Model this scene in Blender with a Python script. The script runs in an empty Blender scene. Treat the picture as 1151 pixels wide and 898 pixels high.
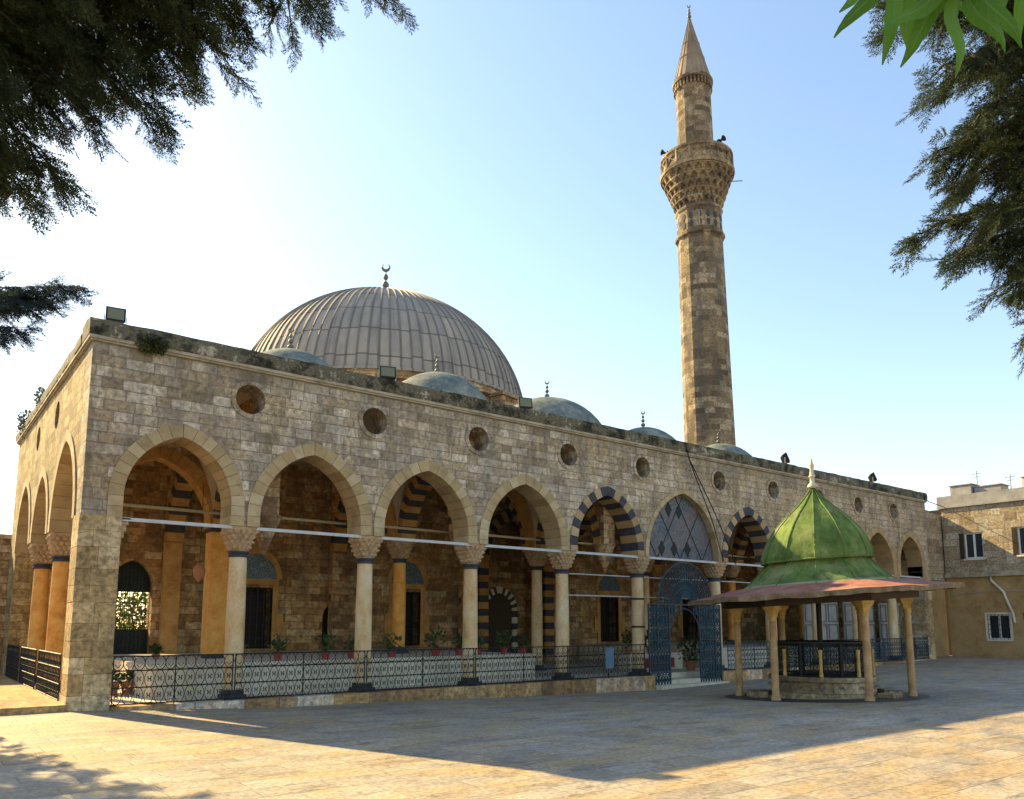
import bpy, math, random
import numpy as np
from mathutils import Vector, Matrix

# ------------------------------------------------------------------ camera, sky, sun, exposure
SC = bpy.context.scene
COL = SC.collection
rad = math.radians
YAW, PIT = 0.6597, 0.1322
CAM = Vector((-2.862, -18.205, 1.741))
cd = bpy.data.cameras.new('camera')
cam = bpy.data.objects.new('camera', cd)
COL.objects.link(cam)
cam.location = CAM
cam.rotation_euler = (math.pi / 2 + PIT, 0, -YAW)
cd.sensor_fit = 'HORIZONTAL'
cd.sensor_width = 36.0
cd.lens = 888.0 / 1151.0 * 36.0
cd.shift_y = 133.3 / 1151.0
cd.clip_start = 0.05
cd.clip_end = 3000
SC.camera = cam

SUN_EL = rad(33.8)
SUN_AZ = math.atan2(-0.295, 0.956)          # clockwise from +Y
sund = Vector((math.sin(SUN_AZ) * math.cos(SUN_EL), math.cos(SUN_AZ) * math.cos(SUN_EL), math.sin(SUN_EL)))
W = bpy.data.worlds.new('World')
SC.world = W
W.use_nodes = True
wn = W.node_tree
bg = wn.nodes['Background']
sky = wn.nodes.new('ShaderNodeTexSky')
sky.sky_type = 'NISHITA'
sky.sun_disc = False
sky.sun_elevation = SUN_EL
sky.sun_rotation = SUN_AZ
sky.altitude = 100
sky.air_density = 1.25
sky.dust_density = 0.7
sky.ozone_density = 0.4
wn.links.new(sky.outputs[0], bg.inputs[0])
bg.inputs[1].default_value = 0.105
sl = bpy.data.lights.new('sun', 'SUN')
sl.energy = 5.0
sl.angle = rad(0.5)
sl.color = (1.0, 0.76, 0.36)
sun = bpy.data.objects.new('sun', sl)
COL.objects.link(sun)
sun.location = (-20, 40, 60)
sun.rotation_euler = (-sund).to_track_quat('-Z', 'Y').to_euler()
SC.view_settings.view_transform = 'Standard'
SC.view_settings.look = 'None'
SC.view_settings.gamma = 1.0
SC.view_settings.use_curve_mapping = False
SC.view_settings.exposure = 1.42
SC.render.engine = 'CYCLES'
SC.cycles.max_bounces = 8
SC.cycles.diffuse_bounces = 5
SC.cycles.use_denoising = True

# ------------------------------------------------------------------ mesh helpers
OFF = {}                                    # world offset of every thing and part


class MB:
    """collects shapes in world coordinates, links them as ONE mesh object"""

    def __init__(s):
        s.v, s.f, s.m = [], [], []

    def add(s, vs, fs, mi=0):
        b = len(s.v)
        s.v.extend([tuple(p) for p in vs])
        for f in fs:
            s.f.append([b + i for i in f])
            s.m.append(mi)

    def box(s, x0, x1, y0, y1, z0, z1, mi=0):
        vs = [(x, y, z) for z in (z0, z1) for y in (y0, y1) for x in (x0, x1)]
        s.add(vs, [(0, 2, 3, 1), (4, 5, 7, 6), (0, 1, 5, 4), (2, 6, 7, 3), (0, 4, 6, 2), (1, 3, 7, 5)], mi)

    def obox(s, c, half, M, mi=0):
        c = Vector(c)
        vs = [c + M @ Vector((x * half[0], y * half[1], z * half[2])) for z in (-1, 1) for y in (-1, 1) for x in (-1, 1)]
        s.add(vs, [(0, 2, 3, 1), (4, 5, 7, 6), (0, 1, 5, 4), (2, 6, 7, 3), (0, 4, 6, 2), (1, 3, 7, 5)], mi)

    def loft(s, rings, mi=0, cap=True, closed=True):
        n = len(rings[0])
        vs = [p for r in rings for p in r]
        fs = []
        for k in range(len(rings) - 1):
            for i in range(n if closed else n - 1):
                j = (i + 1) % n
                fs.append((k * n + i, k * n + j, (k + 1) * n + j, (k + 1) * n + i))
        if cap:
            fs.append(tuple(reversed(range(n))))
            fs.append(tuple((len(rings) - 1) * n + i for i in range(n)))
        s.add(vs, fs, mi)

    def lathe(s, prof, c=(0, 0, 0), n=24, mi=0, cap=True, a0=0.0):
        s.loft([[(c[0] + r * math.cos(a0 + 2 * math.pi * i / n), c[1] + r * math.sin(a0 + 2 * math.pi * i / n), c[2] + z)
                 for i in range(n)] for r, z in prof], mi, cap)

    def tube(s, pts, r, n=6, mi=0, closed=False, cap=True):
        pts = [Vector(p) for p in pts]
        m = len(pts)
        rs = r if isinstance(r, (list, tuple)) else [r] * m
        rings = []
        up = Vector((0.31, 0.22, 0.93))
        for i, p in enumerate(pts):
            a = pts[i - 1] if (i > 0 or closed) else p
            b = pts[(i + 1) % m] if (i < m - 1 or closed) else p
            t = (b - a)
            if t.length < 1e-9:
                t = Vector((0, 0, 1))
            t.normalize()
            u = t.cross(up)
            if u.length < 0.05:
                u = t.cross(Vector((1, 0, 0)))
            u.normalize()
            w = t.cross(u)
            rings.append([p + (u * math.cos(2 * math.pi * k / n) + w * math.sin(2 * math.pi * k / n)) * rs[i] for k in range(n)])
        if closed:
            rings.append(rings[0])
        s.loft(rings, mi, cap and not closed)

    def bar(s, a, b, r, n=4, mi=0):
        s.tube([a, b], r, n, mi)

    def sphere(s, c, r, mi=0, n=12, m=8, sz=1.0):
        s.lathe([(max(r * math.sin(math.pi * k / m), 1e-4), -r * sz * math.cos(math.pi * k / m)) for k in range(m + 1)], c, n, mi)

    def build(s, name, mats, parent=None, origin=None, smooth=None, recalc=True):
        me = bpy.data.meshes.new(name)
        if parent is not None:
            off = OFF[parent.as_pointer()]
        else:
            off = Vector(origin) if origin is not None else Vector((0, 0, 0))
        me.from_pydata([(p[0] - off[0], p[1] - off[1], p[2] - off[2]) for p in s.v], [], s.f)
        if not isinstance(mats, (list, tuple)):
            mats = [mats]
        for m in mats:
            me.materials.append(m)
        me.polygons.foreach_set('material_index', s.m)
        if recalc:
            import bmesh
            bm = bmesh.new()
            bm.from_mesh(me)
            bmesh.ops.recalc_face_normals(bm, faces=bm.faces)
            bm.to_mesh(me)
            bm.free()
        if smooth is not None:
            me.polygons.foreach_set('use_smooth', [True] * len(me.polygons))
            me.set_sharp_from_angle(angle=rad(smooth))
        me.update()
        o = bpy.data.objects.new(name, me)
        COL.objects.link(o)
        if parent is not None:
            o.parent = parent
        else:
            o.location = off
        OFF[o.as_pointer()] = off.copy()
        return o


def npmesh(name, verts, faces, mat, parent=None, smooth=False):
    """big leaf meshes straight from numpy arrays (all faces with the same corner count)"""
    off = OFF[parent.as_pointer()] if parent is not None else Vector((0, 0, 0))
    me = bpy.data.meshes.new(name)
    verts = np.asarray(verts, np.float32) - np.array(off, np.float32)
    nv, nf, k = len(verts), len(faces), faces.shape[1]
    me.vertices.add(nv)
    me.vertices.foreach_set('co', verts.ravel())
    me.loops.add(nf * k)
    me.loops.foreach_set('vertex_index', np.asarray(faces, np.int32).ravel())
    me.polygons.add(nf)
    me.polygons.foreach_set('loop_start', np.arange(0, nf * k, k, dtype=np.int32))
    me.update(calc_edges=True)
    me.materials.append(mat)
    if smooth:
        me.polygons.foreach_set('use_smooth', [True] * nf)
    o = bpy.data.objects.new(name, me)
    COL.objects.link(o)
    if parent is not None:
        o.parent = parent
    OFF[o.as_pointer()] = Vector(off)
    return o


def tag(o, label=None, cat=None, group=None, kind=None):
    if label:
        o['label'] = label
    if cat:
        o['category'] = cat
    if group:
        o['group'] = group
    if kind:
        o['kind'] = kind
    return o


def thing(name, loc, label, cat, group=None):
    o = bpy.data.objects.new(name, None)
    COL.objects.link(o)
    o.location = loc
    o.empty_display_size = 0.3
    OFF[o.as_pointer()] = Vector(loc)
    return tag(o, label, cat, group)


def copy_tree(o, parent=None):
    c = o.copy()
    COL.objects.link(c)
    if parent is not None:
        c.parent = parent
    for ch in [x for x in COL.objects if x.parent == o]:
        copy_tree(ch, c)
    return c


def filled(outer, holes, plane, d0, d1):
    """flat outline with holes -> MB slab; plane 'xz' extrudes along y from d0 to d1, 'yz' along x"""
    cu = bpy.data.curves.new('outline', 'CURVE')
    cu.dimensions = '2D'
    cu.fill_mode = 'BOTH'
    cu.extrude = abs(d1 - d0) / 2
    for ring in [outer] + holes:
        sp = cu.splines.new('POLY')
        sp.points.add(len(ring) - 1)
        for p, q in zip(sp.points, ring):
            p.co = (q[0], q[1], 0, 1)
        sp.use_cyclic_u = True
    ob = bpy.data.objects.new('outline', cu)
    COL.objects.link(ob)
    dg = bpy.context.evaluated_depsgraph_get()
    dg.update()
    me = bpy.data.meshes.new_from_object(ob.evaluated_get(dg))
    mb = MB()
    mid = (d0 + d1) / 2
    if plane == 'xz':
        vs = [(v.co.x, mid + v.co.z, v.co.y) for v in me.vertices]
    else:
        vs = [(mid + v.co.z, v.co.x, v.co.y) for v in me.vertices]
    mb.add(vs, [tuple(p.vertices) for p in me.polygons])
    bpy.data.objects.remove(ob)
    bpy.data.curves.remove(cu)
    bpy.data.meshes.remove(me)
    import bmesh
    me2 = bpy.data.meshes.new('tmp')
    me2.from_pydata(mb.v, [], mb.f)
    bm = bmesh.new()
    bm.from_mesh(me2)
    bmesh.ops.remove_doubles(bm, verts=bm.verts, dist=1e-4)
    bm.verts.ensure_lookup_table()
    bm.verts.index_update()
    out = MB()
    out.add([tuple(v.co) for v in bm.verts], [tuple(v.index for v in f.verts) for f in bm.faces])
    bm.free()
    bpy.data.meshes.remove(me2)
    return out


# ------------------------------------------------------------------ material helpers
class NT:
    def __init__(s, name):
        s.mat = bpy.data.materials.new(name)
        s.mat.use_nodes = True
        s.t = s.mat.node_tree
        s.b = s.t.nodes['Principled BSDF']
        s.b.inputs['Specular IOR Level'].default_value = 0.25

    def n(s, typ, ins=None, **attrs):
        nd = s.t.nodes.new(typ)
        for k, v in attrs.items():
            setattr(nd, k, v)
        for k, v in (ins or {}).items():
            s.put(nd.inputs[k], v)
        return nd

    def put(s, sock, v):
        if isinstance(v, bpy.types.NodeSocket):
            s.t.links.new(v, sock)
        else:
            sock.default_value = v

    def m(s, op, a, b=0.0, c=0.0, clamp=False):
        nd = s.n('ShaderNodeMath', {0: a, 1: b, 2: c}, operation=op)
        nd.use_clamp = clamp
        return nd.outputs[0]

    def ramp(s, fac, stops, interp='LINEAR'):
        nd = s.n('ShaderNodeValToRGB', {0: fac})
        cr = nd.color_ramp
        cr.interpolation = interp
        while len(cr.elements) < len(stops):
            cr.elements.new(0.5)
        for e, (p, c) in zip(cr.elements, stops):
            e.position = p
            e.color = (*c, 1) if len(c) == 3 else c
        return nd.outputs[0]

    def rng(s, v, a, b, c=0.0, d=1.0):
        nd = s.n('ShaderNodeMapRange', {'Value': v, 'From Min': a, 'From Max': b, 'To Min': c, 'To Max': d})
        return nd.outputs[0]

    def mix(s, fac, a, b, blend='MIX'):
        nd = s.n('ShaderNodeMix', data_type='RGBA', blend_type=blend)
        s.put(nd.inputs[0], fac)
        for i, v in ((6, a), (7, b)):
            if not isinstance(v, bpy.types.NodeSocket) and len(v) == 3:
                v = (*v, 1)
            s.put(nd.inputs[i], v)
        return nd.outputs[2]

    def noise(s, vec, scale, detail=4.0, rough=0.55, dist=0.0):
        nd = s.n('ShaderNodeTexNoise', {'Vector': vec, 'Scale': scale, 'Detail': detail, 'Roughness': rough, 'Distortion': dist})
        return nd.outputs[0]

    def pos(s):
        return s.n('ShaderNodeNewGeometry').outputs['Position']

    def obj(s):
        return s.n('ShaderNodeTexCoord').outputs['Object']

    def sep(s, v):
        return s.n('ShaderNodeSeparateXYZ', {0: v}).outputs

    def comb(s, x=0.0, y=0.0, z=0.0):
        return s.n('ShaderNodeCombineXYZ', {0: x, 1: y, 2: z}).outputs[0]

    def bump(s, h, strength=0.5, dist=0.02):
        nd = s.n('ShaderNodeBump', {'Height': h, 'Strength': strength, 'Distance': dist})
        s.put(s.b.inputs['Normal'], nd.outputs[0])

    def done(s, col, rough=0.8, metal=0.0, spec=None):
        s.put(s.b.inputs['Base Color'], (*col, 1) if isinstance(col, tuple) and len(col) == 3 else col)
        s.put(s.b.inputs['Roughness'], rough)
        s.b.inputs['Metallic'].default_value = metal
        if spec is not None:
            s.b.inputs['Specular IOR Level'].default_value = spec
        return s.mat


def stone_mat(name, pal, mortar=(0.2, 0.17, 0.13), bw=0.52, bh=0.255, stain=0.5, tint=None, tint_at=None, axis='box', bump=0.9, island=False, erode=False,
              dark=(0.09, 0.08, 0.065), yellow=(0.47, 0.34, 0.16), yel=0.35, centre=None):
    """ashlar: courses with uneven block lengths, each block its own tone, rain streaks and patches"""
    k = NT(name)
    p = k.pos()
    x, y, z = k.sep(p)
    if axis == 'cyl':
        dx = k.m('SUBTRACT', x, centre[0])
        dy = k.m('SUBTRACT', y, centre[1])
        u = k.m('MULTIPLY', k.m('ARCTAN2', dy, dx), centre[2])
        v = z
    else:
        nrm = k.n('ShaderNodeNewGeometry').outputs['True Normal']
        nx, ny, nz = k.sep(nrm)
        fx = k.m('GREATER_THAN', k.m('ABSOLUTE', nx), 0.66)
        fz = k.m('GREATER_THAN', k.m('ABSOLUTE', nz), 0.75)
        u = k.m('ADD', k.m('MULTIPLY', y, fx), k.m('MULTIPLY', x, k.m('SUBTRACT', 1.0, fx)))
        v = k.m('ADD', k.m('MULTIPLY', y, fz), k.m('MULTIPLY', z, k.m('SUBTRACT', 1.0, fz)))
    uv = k.comb(u, v, 0.0)
    wob = k.noise(uv, 1.3, 2.0)
    v2 = k.m('ADD', v, k.m('MULTIPLY', k.m('SUBTRACT', wob, 0.5), 0.05))
    row = k.m('FLOOR', k.m('DIVIDE', v2, bh))
    wr = k.n('ShaderNodeTexWhiteNoise', {'W': row}, noise_dimensions='1D').outputs[0]
    warp = k.n('ShaderNodeTexNoise', {'W': k.m('ADD', k.m('MULTIPLY', u, 1.1), k.m('MULTIPLY', row, 7.3)), 'Scale': 1.0, 'Detail': 1.0},
               noise_dimensions='1D').outputs[0]
    u2 = k.m('ADD', k.m('ADD', u, k.m('MULTIPLY', wr, 3.0)), k.m('MULTIPLY', warp, 0.75))
    br = k.n('ShaderNodeTexBrick', {'Vector': k.comb(u2, v2, 0.0), 'Color1': (0, 0, 0, 1), 'Color2': (1, 1, 1, 1), 'Mortar': (0.5, 0.5, 0.5, 1),
                                    'Scale': 1.0, 'Mortar Size': 0.012, 'Mortar Smooth': 0.5, 'Bias': 0.0, 'Brick Width': bw, 'Row Height': bh})
    tone = br.outputs[0]
    gap = br.outputs[1]
    if island:
        tone = k.n('ShaderNodeNewGeometry').outputs['Random Per Island']
        gap = k.m('MULTIPLY', gap, 0.0)
    fine = k.noise(p, 9.0, 8.0, 0.7)
    med = k.noise(p, 1.7, 5.0, 0.6)
    tone2 = k.m('ADD', k.m('MULTIPLY', tone, 0.95), k.m('MULTIPLY', k.rng(med, 0.3, 0.7), 0.2), clamp=True)
    col = k.ramp(tone2, pal)
    if yel:
        big = k.noise(k.comb(u, k.m('MULTIPLY', v, 1.6), 3.0), 0.55, 3.0, 0.6)
        col = k.mix(k.m('MULTIPLY', k.rng(big, 0.52, 0.66), yel), col, yellow)
    if tint is not None:
        ft = k.rng(k.m('ADD', u, k.m('MULTIPLY', med, 6.0)), tint_at[0], tint_at[1])
        col = k.mix(k.m('MULTIPLY', ft, 0.55), col, tint)
    shade = k.rng(fine, 0.36, 0.64, 0.5, 1.45)
    col = k.mix(1.0, col, k.comb(shade, shade, shade), 'MULTIPLY')
    if stain:
        st = k.noise(k.comb(k.m('MULTIPLY', u, 2.3), k.m('MULTIPLY', v, 0.28), 0.0), 1.0, 6.0, 0.65)
        st2 = k.noise(p, 0.8, 6.0, 0.7)
        f = k.m('MULTIPLY', k.rng(k.m('ADD', k.m('MULTIPLY', st, 0.55), k.m('MULTIPLY', st2, 0.45)), 0.47, 0.57), stain)
        col = k.mix(f, col, dark)
        pits = k.rng(k.noise(p, 15.0, 4.0, 0.65), 0.58, 0.68)
        col = k.mix(k.m('MULTIPLY', pits, 0.6), col, dark)
    gapn = k.rng(k.noise(p, 3.0, 4.0, 0.6), 0.3, 0.52)
    if erode:
        er = k.rng(k.noise(p, 1.1, 7.0, 0.72), 0.52, 0.64)
        col = k.mix(k.m('MULTIPLY', er, 0.42), col, (0.58, 0.51, 0.41))
        er2 = k.rng(k.noise(k.comb(u, v, 7.0), 0.42, 6.0, 0.7), 0.55, 0.66)
        col = k.mix(k.m('MULTIPLY', er2, 0.35), col, (0.30, 0.27, 0.245))
        top = k.m('MULTIPLY', k.rng(k.m('ADD', v, k.m('MULTIPLY', k.noise(k.comb(k.m('MULTIPLY', u, 2.6), k.m('MULTIPLY', v, 0.3), 5.0), 1.0, 6.0, 0.7), 2.6)), 8.35, 9.1), 0.5)
        col = k.mix(top, col, (0.11, 0.095, 0.075))
    col = k.mix(k.m('MULTIPLY', k.m('MULTIPLY', gap, gapn), 0.6), col, mortar)
    h = k.m('ADD', k.m('ADD', k.m('MULTIPLY', k.m('SUBTRACT', 1.0, gap), 0.6), k.m('MULTIPLY', fine, 0.55)), k.m('MULTIPLY', tone, 0.25))
    k.bump(h, bump, 0.035)
    return k.done(col, 0.88)


def rough_mat(name, pal, scale=4.0, rough=0.8, bump=0.3, metal=0.0, per_obj=0.0, detail=6.0, spec=None, stretch=None):
    k = NT(name)
    p = k.pos()
    if stretch:
        x, y, z = k.sep(p)
        p2 = k.comb(k.m('MULTIPLY', x, stretch[0]), k.m('MULTIPLY', y, stretch[1]), k.m('MULTIPLY', z, stretch[2]))
    else:
        p2 = p
    a = k.noise(p2, scale, detail, 0.65)
    b = k.noise(p, scale * 6, 3.0, 0.6)
    f = k.m('ADD', k.m('MULTIPLY', a, 0.75), k.m('MULTIPLY', b, 0.25))
    fr = k.rng(f, 0.3, 0.7)
    if per_obj:
        rpi = k.n('ShaderNodeNewGeometry').outputs['Random Per Island']
        fr = k.m('ADD', k.m('MULTIPLY', fr, 1.0 - per_obj), k.m('MULTIPLY', rpi, per_obj))
    col = k.ramp(fr, pal)
    if per_obj:
        soot = k.rng(k.noise(p, 1.4, 7.0, 0.7), 0.5, 0.68)
        col = k.mix(k.m('MULTIPLY', soot, 0.5), col, (0.13, 0.10, 0.065))
    if bump:
        k.bump(f, bump, 0.02)
    return k.done(col, rough, metal, spec)


def leaf_mat(name, pal, rough=0.6, trans=0.25, scale=1.5):
    k = NT(name)
    p = k.pos()
    a = k.noise(p, scale, 3.0, 0.6)
    rnd = k.n('ShaderNodeNewGeometry').outputs['Random Per Island']
    f = k.m('ADD', k.m('MULTIPLY', a, 0.6), k.m('MULTIPLY', rnd, 0.4))
    col = k.ramp(k.rng(f, 0.25, 0.75), pal)
    m = k.done(col, rough)
    tr = k.n('ShaderNodeBsdfTranslucent', {'Color': col})
    ms = k.n('ShaderNodeMixShader', {0: trans})
    out = k.t.nodes['Material Output']
    k.t.links.new(k.b.outputs[0], ms.inputs[1])
    k.t.links.new(tr.outputs[0], ms.inputs[2])
    k.t.links.new(ms.outputs[0], out.inputs[0])
    return m


GREY = [(0.0, (0.20, 0.145, 0.095)), (0.22, (0.33, 0.245, 0.155)), (0.45, (0.43, 0.32, 0.20)), (0.6, (0.43, 0.345, 0.255)), (0.78, (0.52, 0.40, 0.26)), (1.0, (0.60, 0.495, 0.38))]
M = {}
M['facade'] = stone_mat('facade_stone', GREY, erode=True, stain=0.5, bw=0.46, bh=0.24, tint=(0.47, 0.335, 0.19), tint_at=(13, 30))
M['side'] = stone_mat('side_stone', [(0, (0.20, 0.125, 0.045)), (0.5, (0.36, 0.25, 0.095)), (1, (0.48, 0.36, 0.165))], stain=0.4, yel=0.4)
M['pier'] = stone_mat('pier_stone', [(0, (0.24, 0.16, 0.075)), (0.5, (0.43, 0.305, 0.15)), (1, (0.58, 0.45, 0.27))], stain=0.35, bh=0.4, bw=0.7, island=True)
M['inner'] = stone_mat('inner_stone', [(0, (0.17, 0.09, 0.04)), (0.35, (0.34, 0.19, 0.08)), (0.7, (0.46, 0.285, 0.13)), (1, (0.55, 0.40, 0.23))], stain=0.5, yel=0.5,
                       yellow=(0.42, 0.26, 0.10), mortar=(0.15, 0.10, 0.06))
M['vsm'] = rough_mat('voussoir_stone', [(0, (0.28, 0.19, 0.09)), (0.5, (0.45, 0.33, 0.175)), (1, (0.57, 0.46, 0.30))], 2.2, per_obj=0.5)
M['vsm_warm'] = rough_mat('voussoir_warm_stone', [(0, (0.30, 0.19, 0.09)), (0.5, (0.43, 0.29, 0.145)), (1, (0.5, 0.37, 0.22))], 2.2, per_obj=0.5)
M['basalt'] = rough_mat('basalt', [(0, (0.03, 0.032, 0.04)), (1, (0.085, 0.085, 0.095))], 5.0, 0.8)
M['soffit'] = rough_mat('orange_stone', [(0, (0.26, 0.125, 0.035)), (0.5, (0.46, 0.25, 0.08)), (1, (0.56, 0.36, 0.15))], 2.0)
M['column'] = rough_mat('column_marble', [(0, (0.42, 0.24, 0.09)), (0.4, (0.60, 0.41, 0.20)), (0.75, (0.68, 0.54, 0.35)), (1, (0.72, 0.64, 0.5))], 2.6, 0.55, 0.15, stretch=(1, 1, 0.5))
M['column_warm'] = rough_mat('column_warm_stone', [(0, (0.48, 0.18, 0.03)), (0.5, (0.70, 0.33, 0.07)), (1, (0.76, 0.46, 0.15))], 3.0, 0.6, 0.2)
M['capital'] = rough_mat('capital_stone', [(0, (0.24, 0.15, 0.08)), (0.5, (0.45, 0.31, 0.18)), (1, (0.55, 0.43, 0.28))], 8.0, 0.85, 0.7)
M['plinth'] = stone_mat('plinth_stone', [(0, (0.17, 0.09, 0.045)), (0.3, (0.34, 0.20, 0.09)), (0.55, (0.5, 0.32, 0.14)), (0.8, (0.42, 0.25, 0.13)), (1, (0.66, 0.55, 0.44))], bw=1.15, bh=0.9, stain=0.45, island=True,
                        yel=0.5, yellow=(0.5, 0.3, 0.1))
M['cream'] = rough_mat('cream_stone', [(0, (0.42, 0.36, 0.25)), (0.5, (0.6, 0.54, 0.41)), (1, (0.7, 0.65, 0.53))], 2.0, 0.75, 0.2)
M['moss'] = rough_mat('weathered_coping', [(0.25, (0.02, 0.019, 0.013)), (0.45, (0.075, 0.065, 0.042)), (0.55, (0.17, 0.145, 0.095)), (0.62, (0.07, 0.06, 0.04)), (0.8, (0.36, 0.31, 0.23)), (1, (0.45, 0.4, 0.3))], 2.2, 0.95, 0.9, detail=10.0)
M['mould'] = rough_mat('cornice_stone', [(0, (0.16, 0.13, 0.09)), (0.5, (0.36, 0.30, 0.21)), (1, (0.48, 0.41, 0.3))], 2.8, 0.9, 0.5)
M['plaster'] = rough_mat('vault_plaster', [(0, (0.30, 0.24, 0.17)), (0.5, (0.42, 0.36, 0.28)), (1, (0.5, 0.45, 0.37))], 1.2, 0.85, 0.2)
M['iron'] = rough_mat('dark_iron', [(0, (0.012, 0.017, 0.018)), (1, (0.04, 0.052, 0.055))], 12.0, 0.5, 0.1, 0.3)
M['iron_blue'] = rough_mat('blue_iron', [(0, (0.015, 0.035, 0.05)), (1, (0.05, 0.10, 0.135))], 10.0, 0.5, 0.1, 0.2)
M['rod'] = rough_mat('pale_painted_iron', [(0, (0.4, 0.4, 0.4)), (1, (0.62, 0.61, 0.6))], 6.0, 0.5, 0.1)
M['rod_tan'] = rough_mat('tan_timber', [(0, (0.25, 0.18, 0.09)), (1, (0.4, 0.3, 0.16))], 6.0, 0.7, 0.1)
M['black'] = rough_mat('dark_void_paint', [(0, (0.012, 0.011, 0.01)), (1, (0.03, 0.027, 0.024))], 5.0, 0.6, 0.1)
M['wood'] = rough_mat('dark_timber', [(0, (0.025, 0.018, 0.012)), (1, (0.075, 0.05, 0.03))], 4.0, 0.6, 0.3, stretch=(8, 8, 0.6))
M['white'] = rough_mat('white_paint', [(0, (0.55, 0.55, 0.53)), (1, (0.75, 0.75, 0.73))], 3.0, 0.5, 0.1)
M['metalgrey'] = rough_mat('grey_metal', [(0, (0.16, 0.16, 0.17)), (1, (0.3, 0.3, 0.31))], 6.0, 0.4, 0.1, 0.6)
M['finial'] = rough_mat('aged_copper', [(0, (0.09, 0.085, 0.075)), (1, (0.22, 0.2, 0.17))], 8.0, 0.5, 0.2, 0.4)
M['redpot'] = rough_mat('red_pot', [(0, (0.24, 0.04, 0.035)), (1, (0.38, 0.075, 0.06))], 5.0, 0.55, 0.1)
M['terra'] = rough_mat('terracotta', [(0, (0.3, 0.12, 0.06)), (1, (0.45, 0.2, 0.1))], 5.0, 0.7, 0.1)
M['bark'] = rough_mat('bark', [(0, (0.03, 0.022, 0.016)), (1, (0.11, 0.085, 0.06))], 6.0, 0.95, 0.8, stretch=(3, 3, 0.6))
M['potleaf'] = leaf_mat('pot_plant_leaf', [(0, (0.02, 0.045, 0.015)), (1, (0.07, 0.13, 0.04))])
M['tuft'] = leaf_mat('wall_weed_leaf', [(0, (0.035, 0.04, 0.018)), (1, (0.12, 0.13, 0.05))])
M['conifer'] = leaf_mat('conifer_needle', [(0, (0.012, 0.024, 0.012)), (0.4, (0.03, 0.055, 0.022)), (0.62, (0.055, 0.045, 0.032)), (0.8, (0.07, 0.10, 0.035)), (1, (0.12, 0.165, 0.045))], 0.7, 0.35, 1.6)
M['leaf_dark'] = leaf_mat('blue_green_needle', [(0, (0.02, 0.035, 0.035)), (1, (0.06, 0.085, 0.08))], 0.7, 0.3, 2.0)
def veined_leaf():
    k = NT('veined_leaf')
    at = k.n('ShaderNodeAttribute', attribute_name='leaf_uv').outputs['Vector']
    f, v, _ = k.sep(at)
    p = k.pos()
    rnd = k.n('ShaderNodeNewGeometry').outputs['Random Per Island']
    nz = k.noise(p, 30.0, 5.0, 0.65)
    col = k.ramp(k.m('ADD', k.m('MULTIPLY', rnd, 0.6), k.m('MULTIPLY', nz, 0.4)), [(0.1, (0.04, 0.12, 0.012)), (0.6, (0.075, 0.19, 0.022)), (1, (0.13, 0.26, 0.04))])
    ph = k.m('FRACT', k.m('SUBTRACT', k.m('MULTIPLY', f, 11.0), k.m('MULTIPLY', v, 1.3)))
    side = k.m('LESS_THAN', ph, 0.13)
    mid = k.m('LESS_THAN', v, 0.09)
    col = k.mix(k.m('MAXIMUM', k.m('MULTIPLY', side, 0.4), k.m('MULTIPLY', mid, 0.8)), col, (0.13, 0.23, 0.07))
    spot = k.rng(k.noise(p, 55.0, 3.0, 0.6), 0.66, 0.72)
    col = k.mix(k.m('MULTIPLY', spot, 0.6), col, (0.11, 0.09, 0.03))
    k.bump(k.m('ADD', ph, nz), 0.35, 0.002)
    m = k.done(col, 0.5)
    tr = k.n('ShaderNodeBsdfTranslucent', {'Color': k.mix(0.5, col, (0.16, 0.34, 0.03))})
    ms = k.n('ShaderNodeMixShader', {0: 0.45})
    out = k.t.nodes['Material Output']
    k.t.links.new(k.b.outputs[0], ms.inputs[1])
    k.t.links.new(tr.outputs[0], ms.inputs[2])
    k.t.links.new(ms.outputs[0], out.inputs[0])
    return m


M['leaf_bright'] = veined_leaf()
M['shrub'] = leaf_mat('garden_leaf', [(0, (0.06, 0.10, 0.02)), (1, (0.22, 0.28, 0.06))], 0.6, 0.4, 2.0)


def glass_mat():
    k = NT('dark_glass')
    return k.done((0.03, 0.035, 0.04), 0.15, 0.0, 0.5)


M['glass'] = glass_mat()


def lens_mat():
    k = NT('lamp_glass')
    return k.done((0.16, 0.17, 0.10), 0.35, 0.0, 0.3)


M['lens'] = lens_mat()


def stained_mat():
    """leaded mosaic glazing of the porch tympanum: grey-blue, rose and dark pieces"""
    k = NT('mosaic_glazing')
    p = k.pos()
    x, y, z = k.sep(p)
    uv = k.comb(x, z, 0.0)
    vo = k.n('ShaderNodeTexVoronoi', {'Vector': uv, 'Scale': 12.0}, feature='F1')
    vd = k.n('ShaderNodeTexVoronoi', {'Vector': uv, 'Scale': 12.0}, feature='DISTANCE_TO_EDGE')
    rx = k.sep(vo.outputs['Color'])[0]
    pat = k.noise(uv, 1.1, 3.0, 0.5)
    f = k.m('ADD', k.m('MULTIPLY', rx, 0.5), k.m('MULTIPLY', k.rng(pat, 0.3, 0.7), 0.5))
    col = k.ramp(f, [(0, (0.03, 0.04, 0.055)), (0.3, (0.085, 0.105, 0.13)), (0.58, (0.15, 0.16, 0.17)), (0.70, (0.19, 0.085, 0.075)), (0.78, (0.16, 0.15, 0.14)), (1, (0.02, 0.02, 0.025))])
    edge = k.m('LESS_THAN', vd.outputs[0], 0.025)
    col = k.mix(edge, col, (0.03, 0.03, 0.035))
    k.bump(k.rng(vd.outputs[0], 0, 0.06), 0.5, 0.01)
    return k.done(col, 0.45, 0, 0.4)


M['stained'] = stained_mat()


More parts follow.
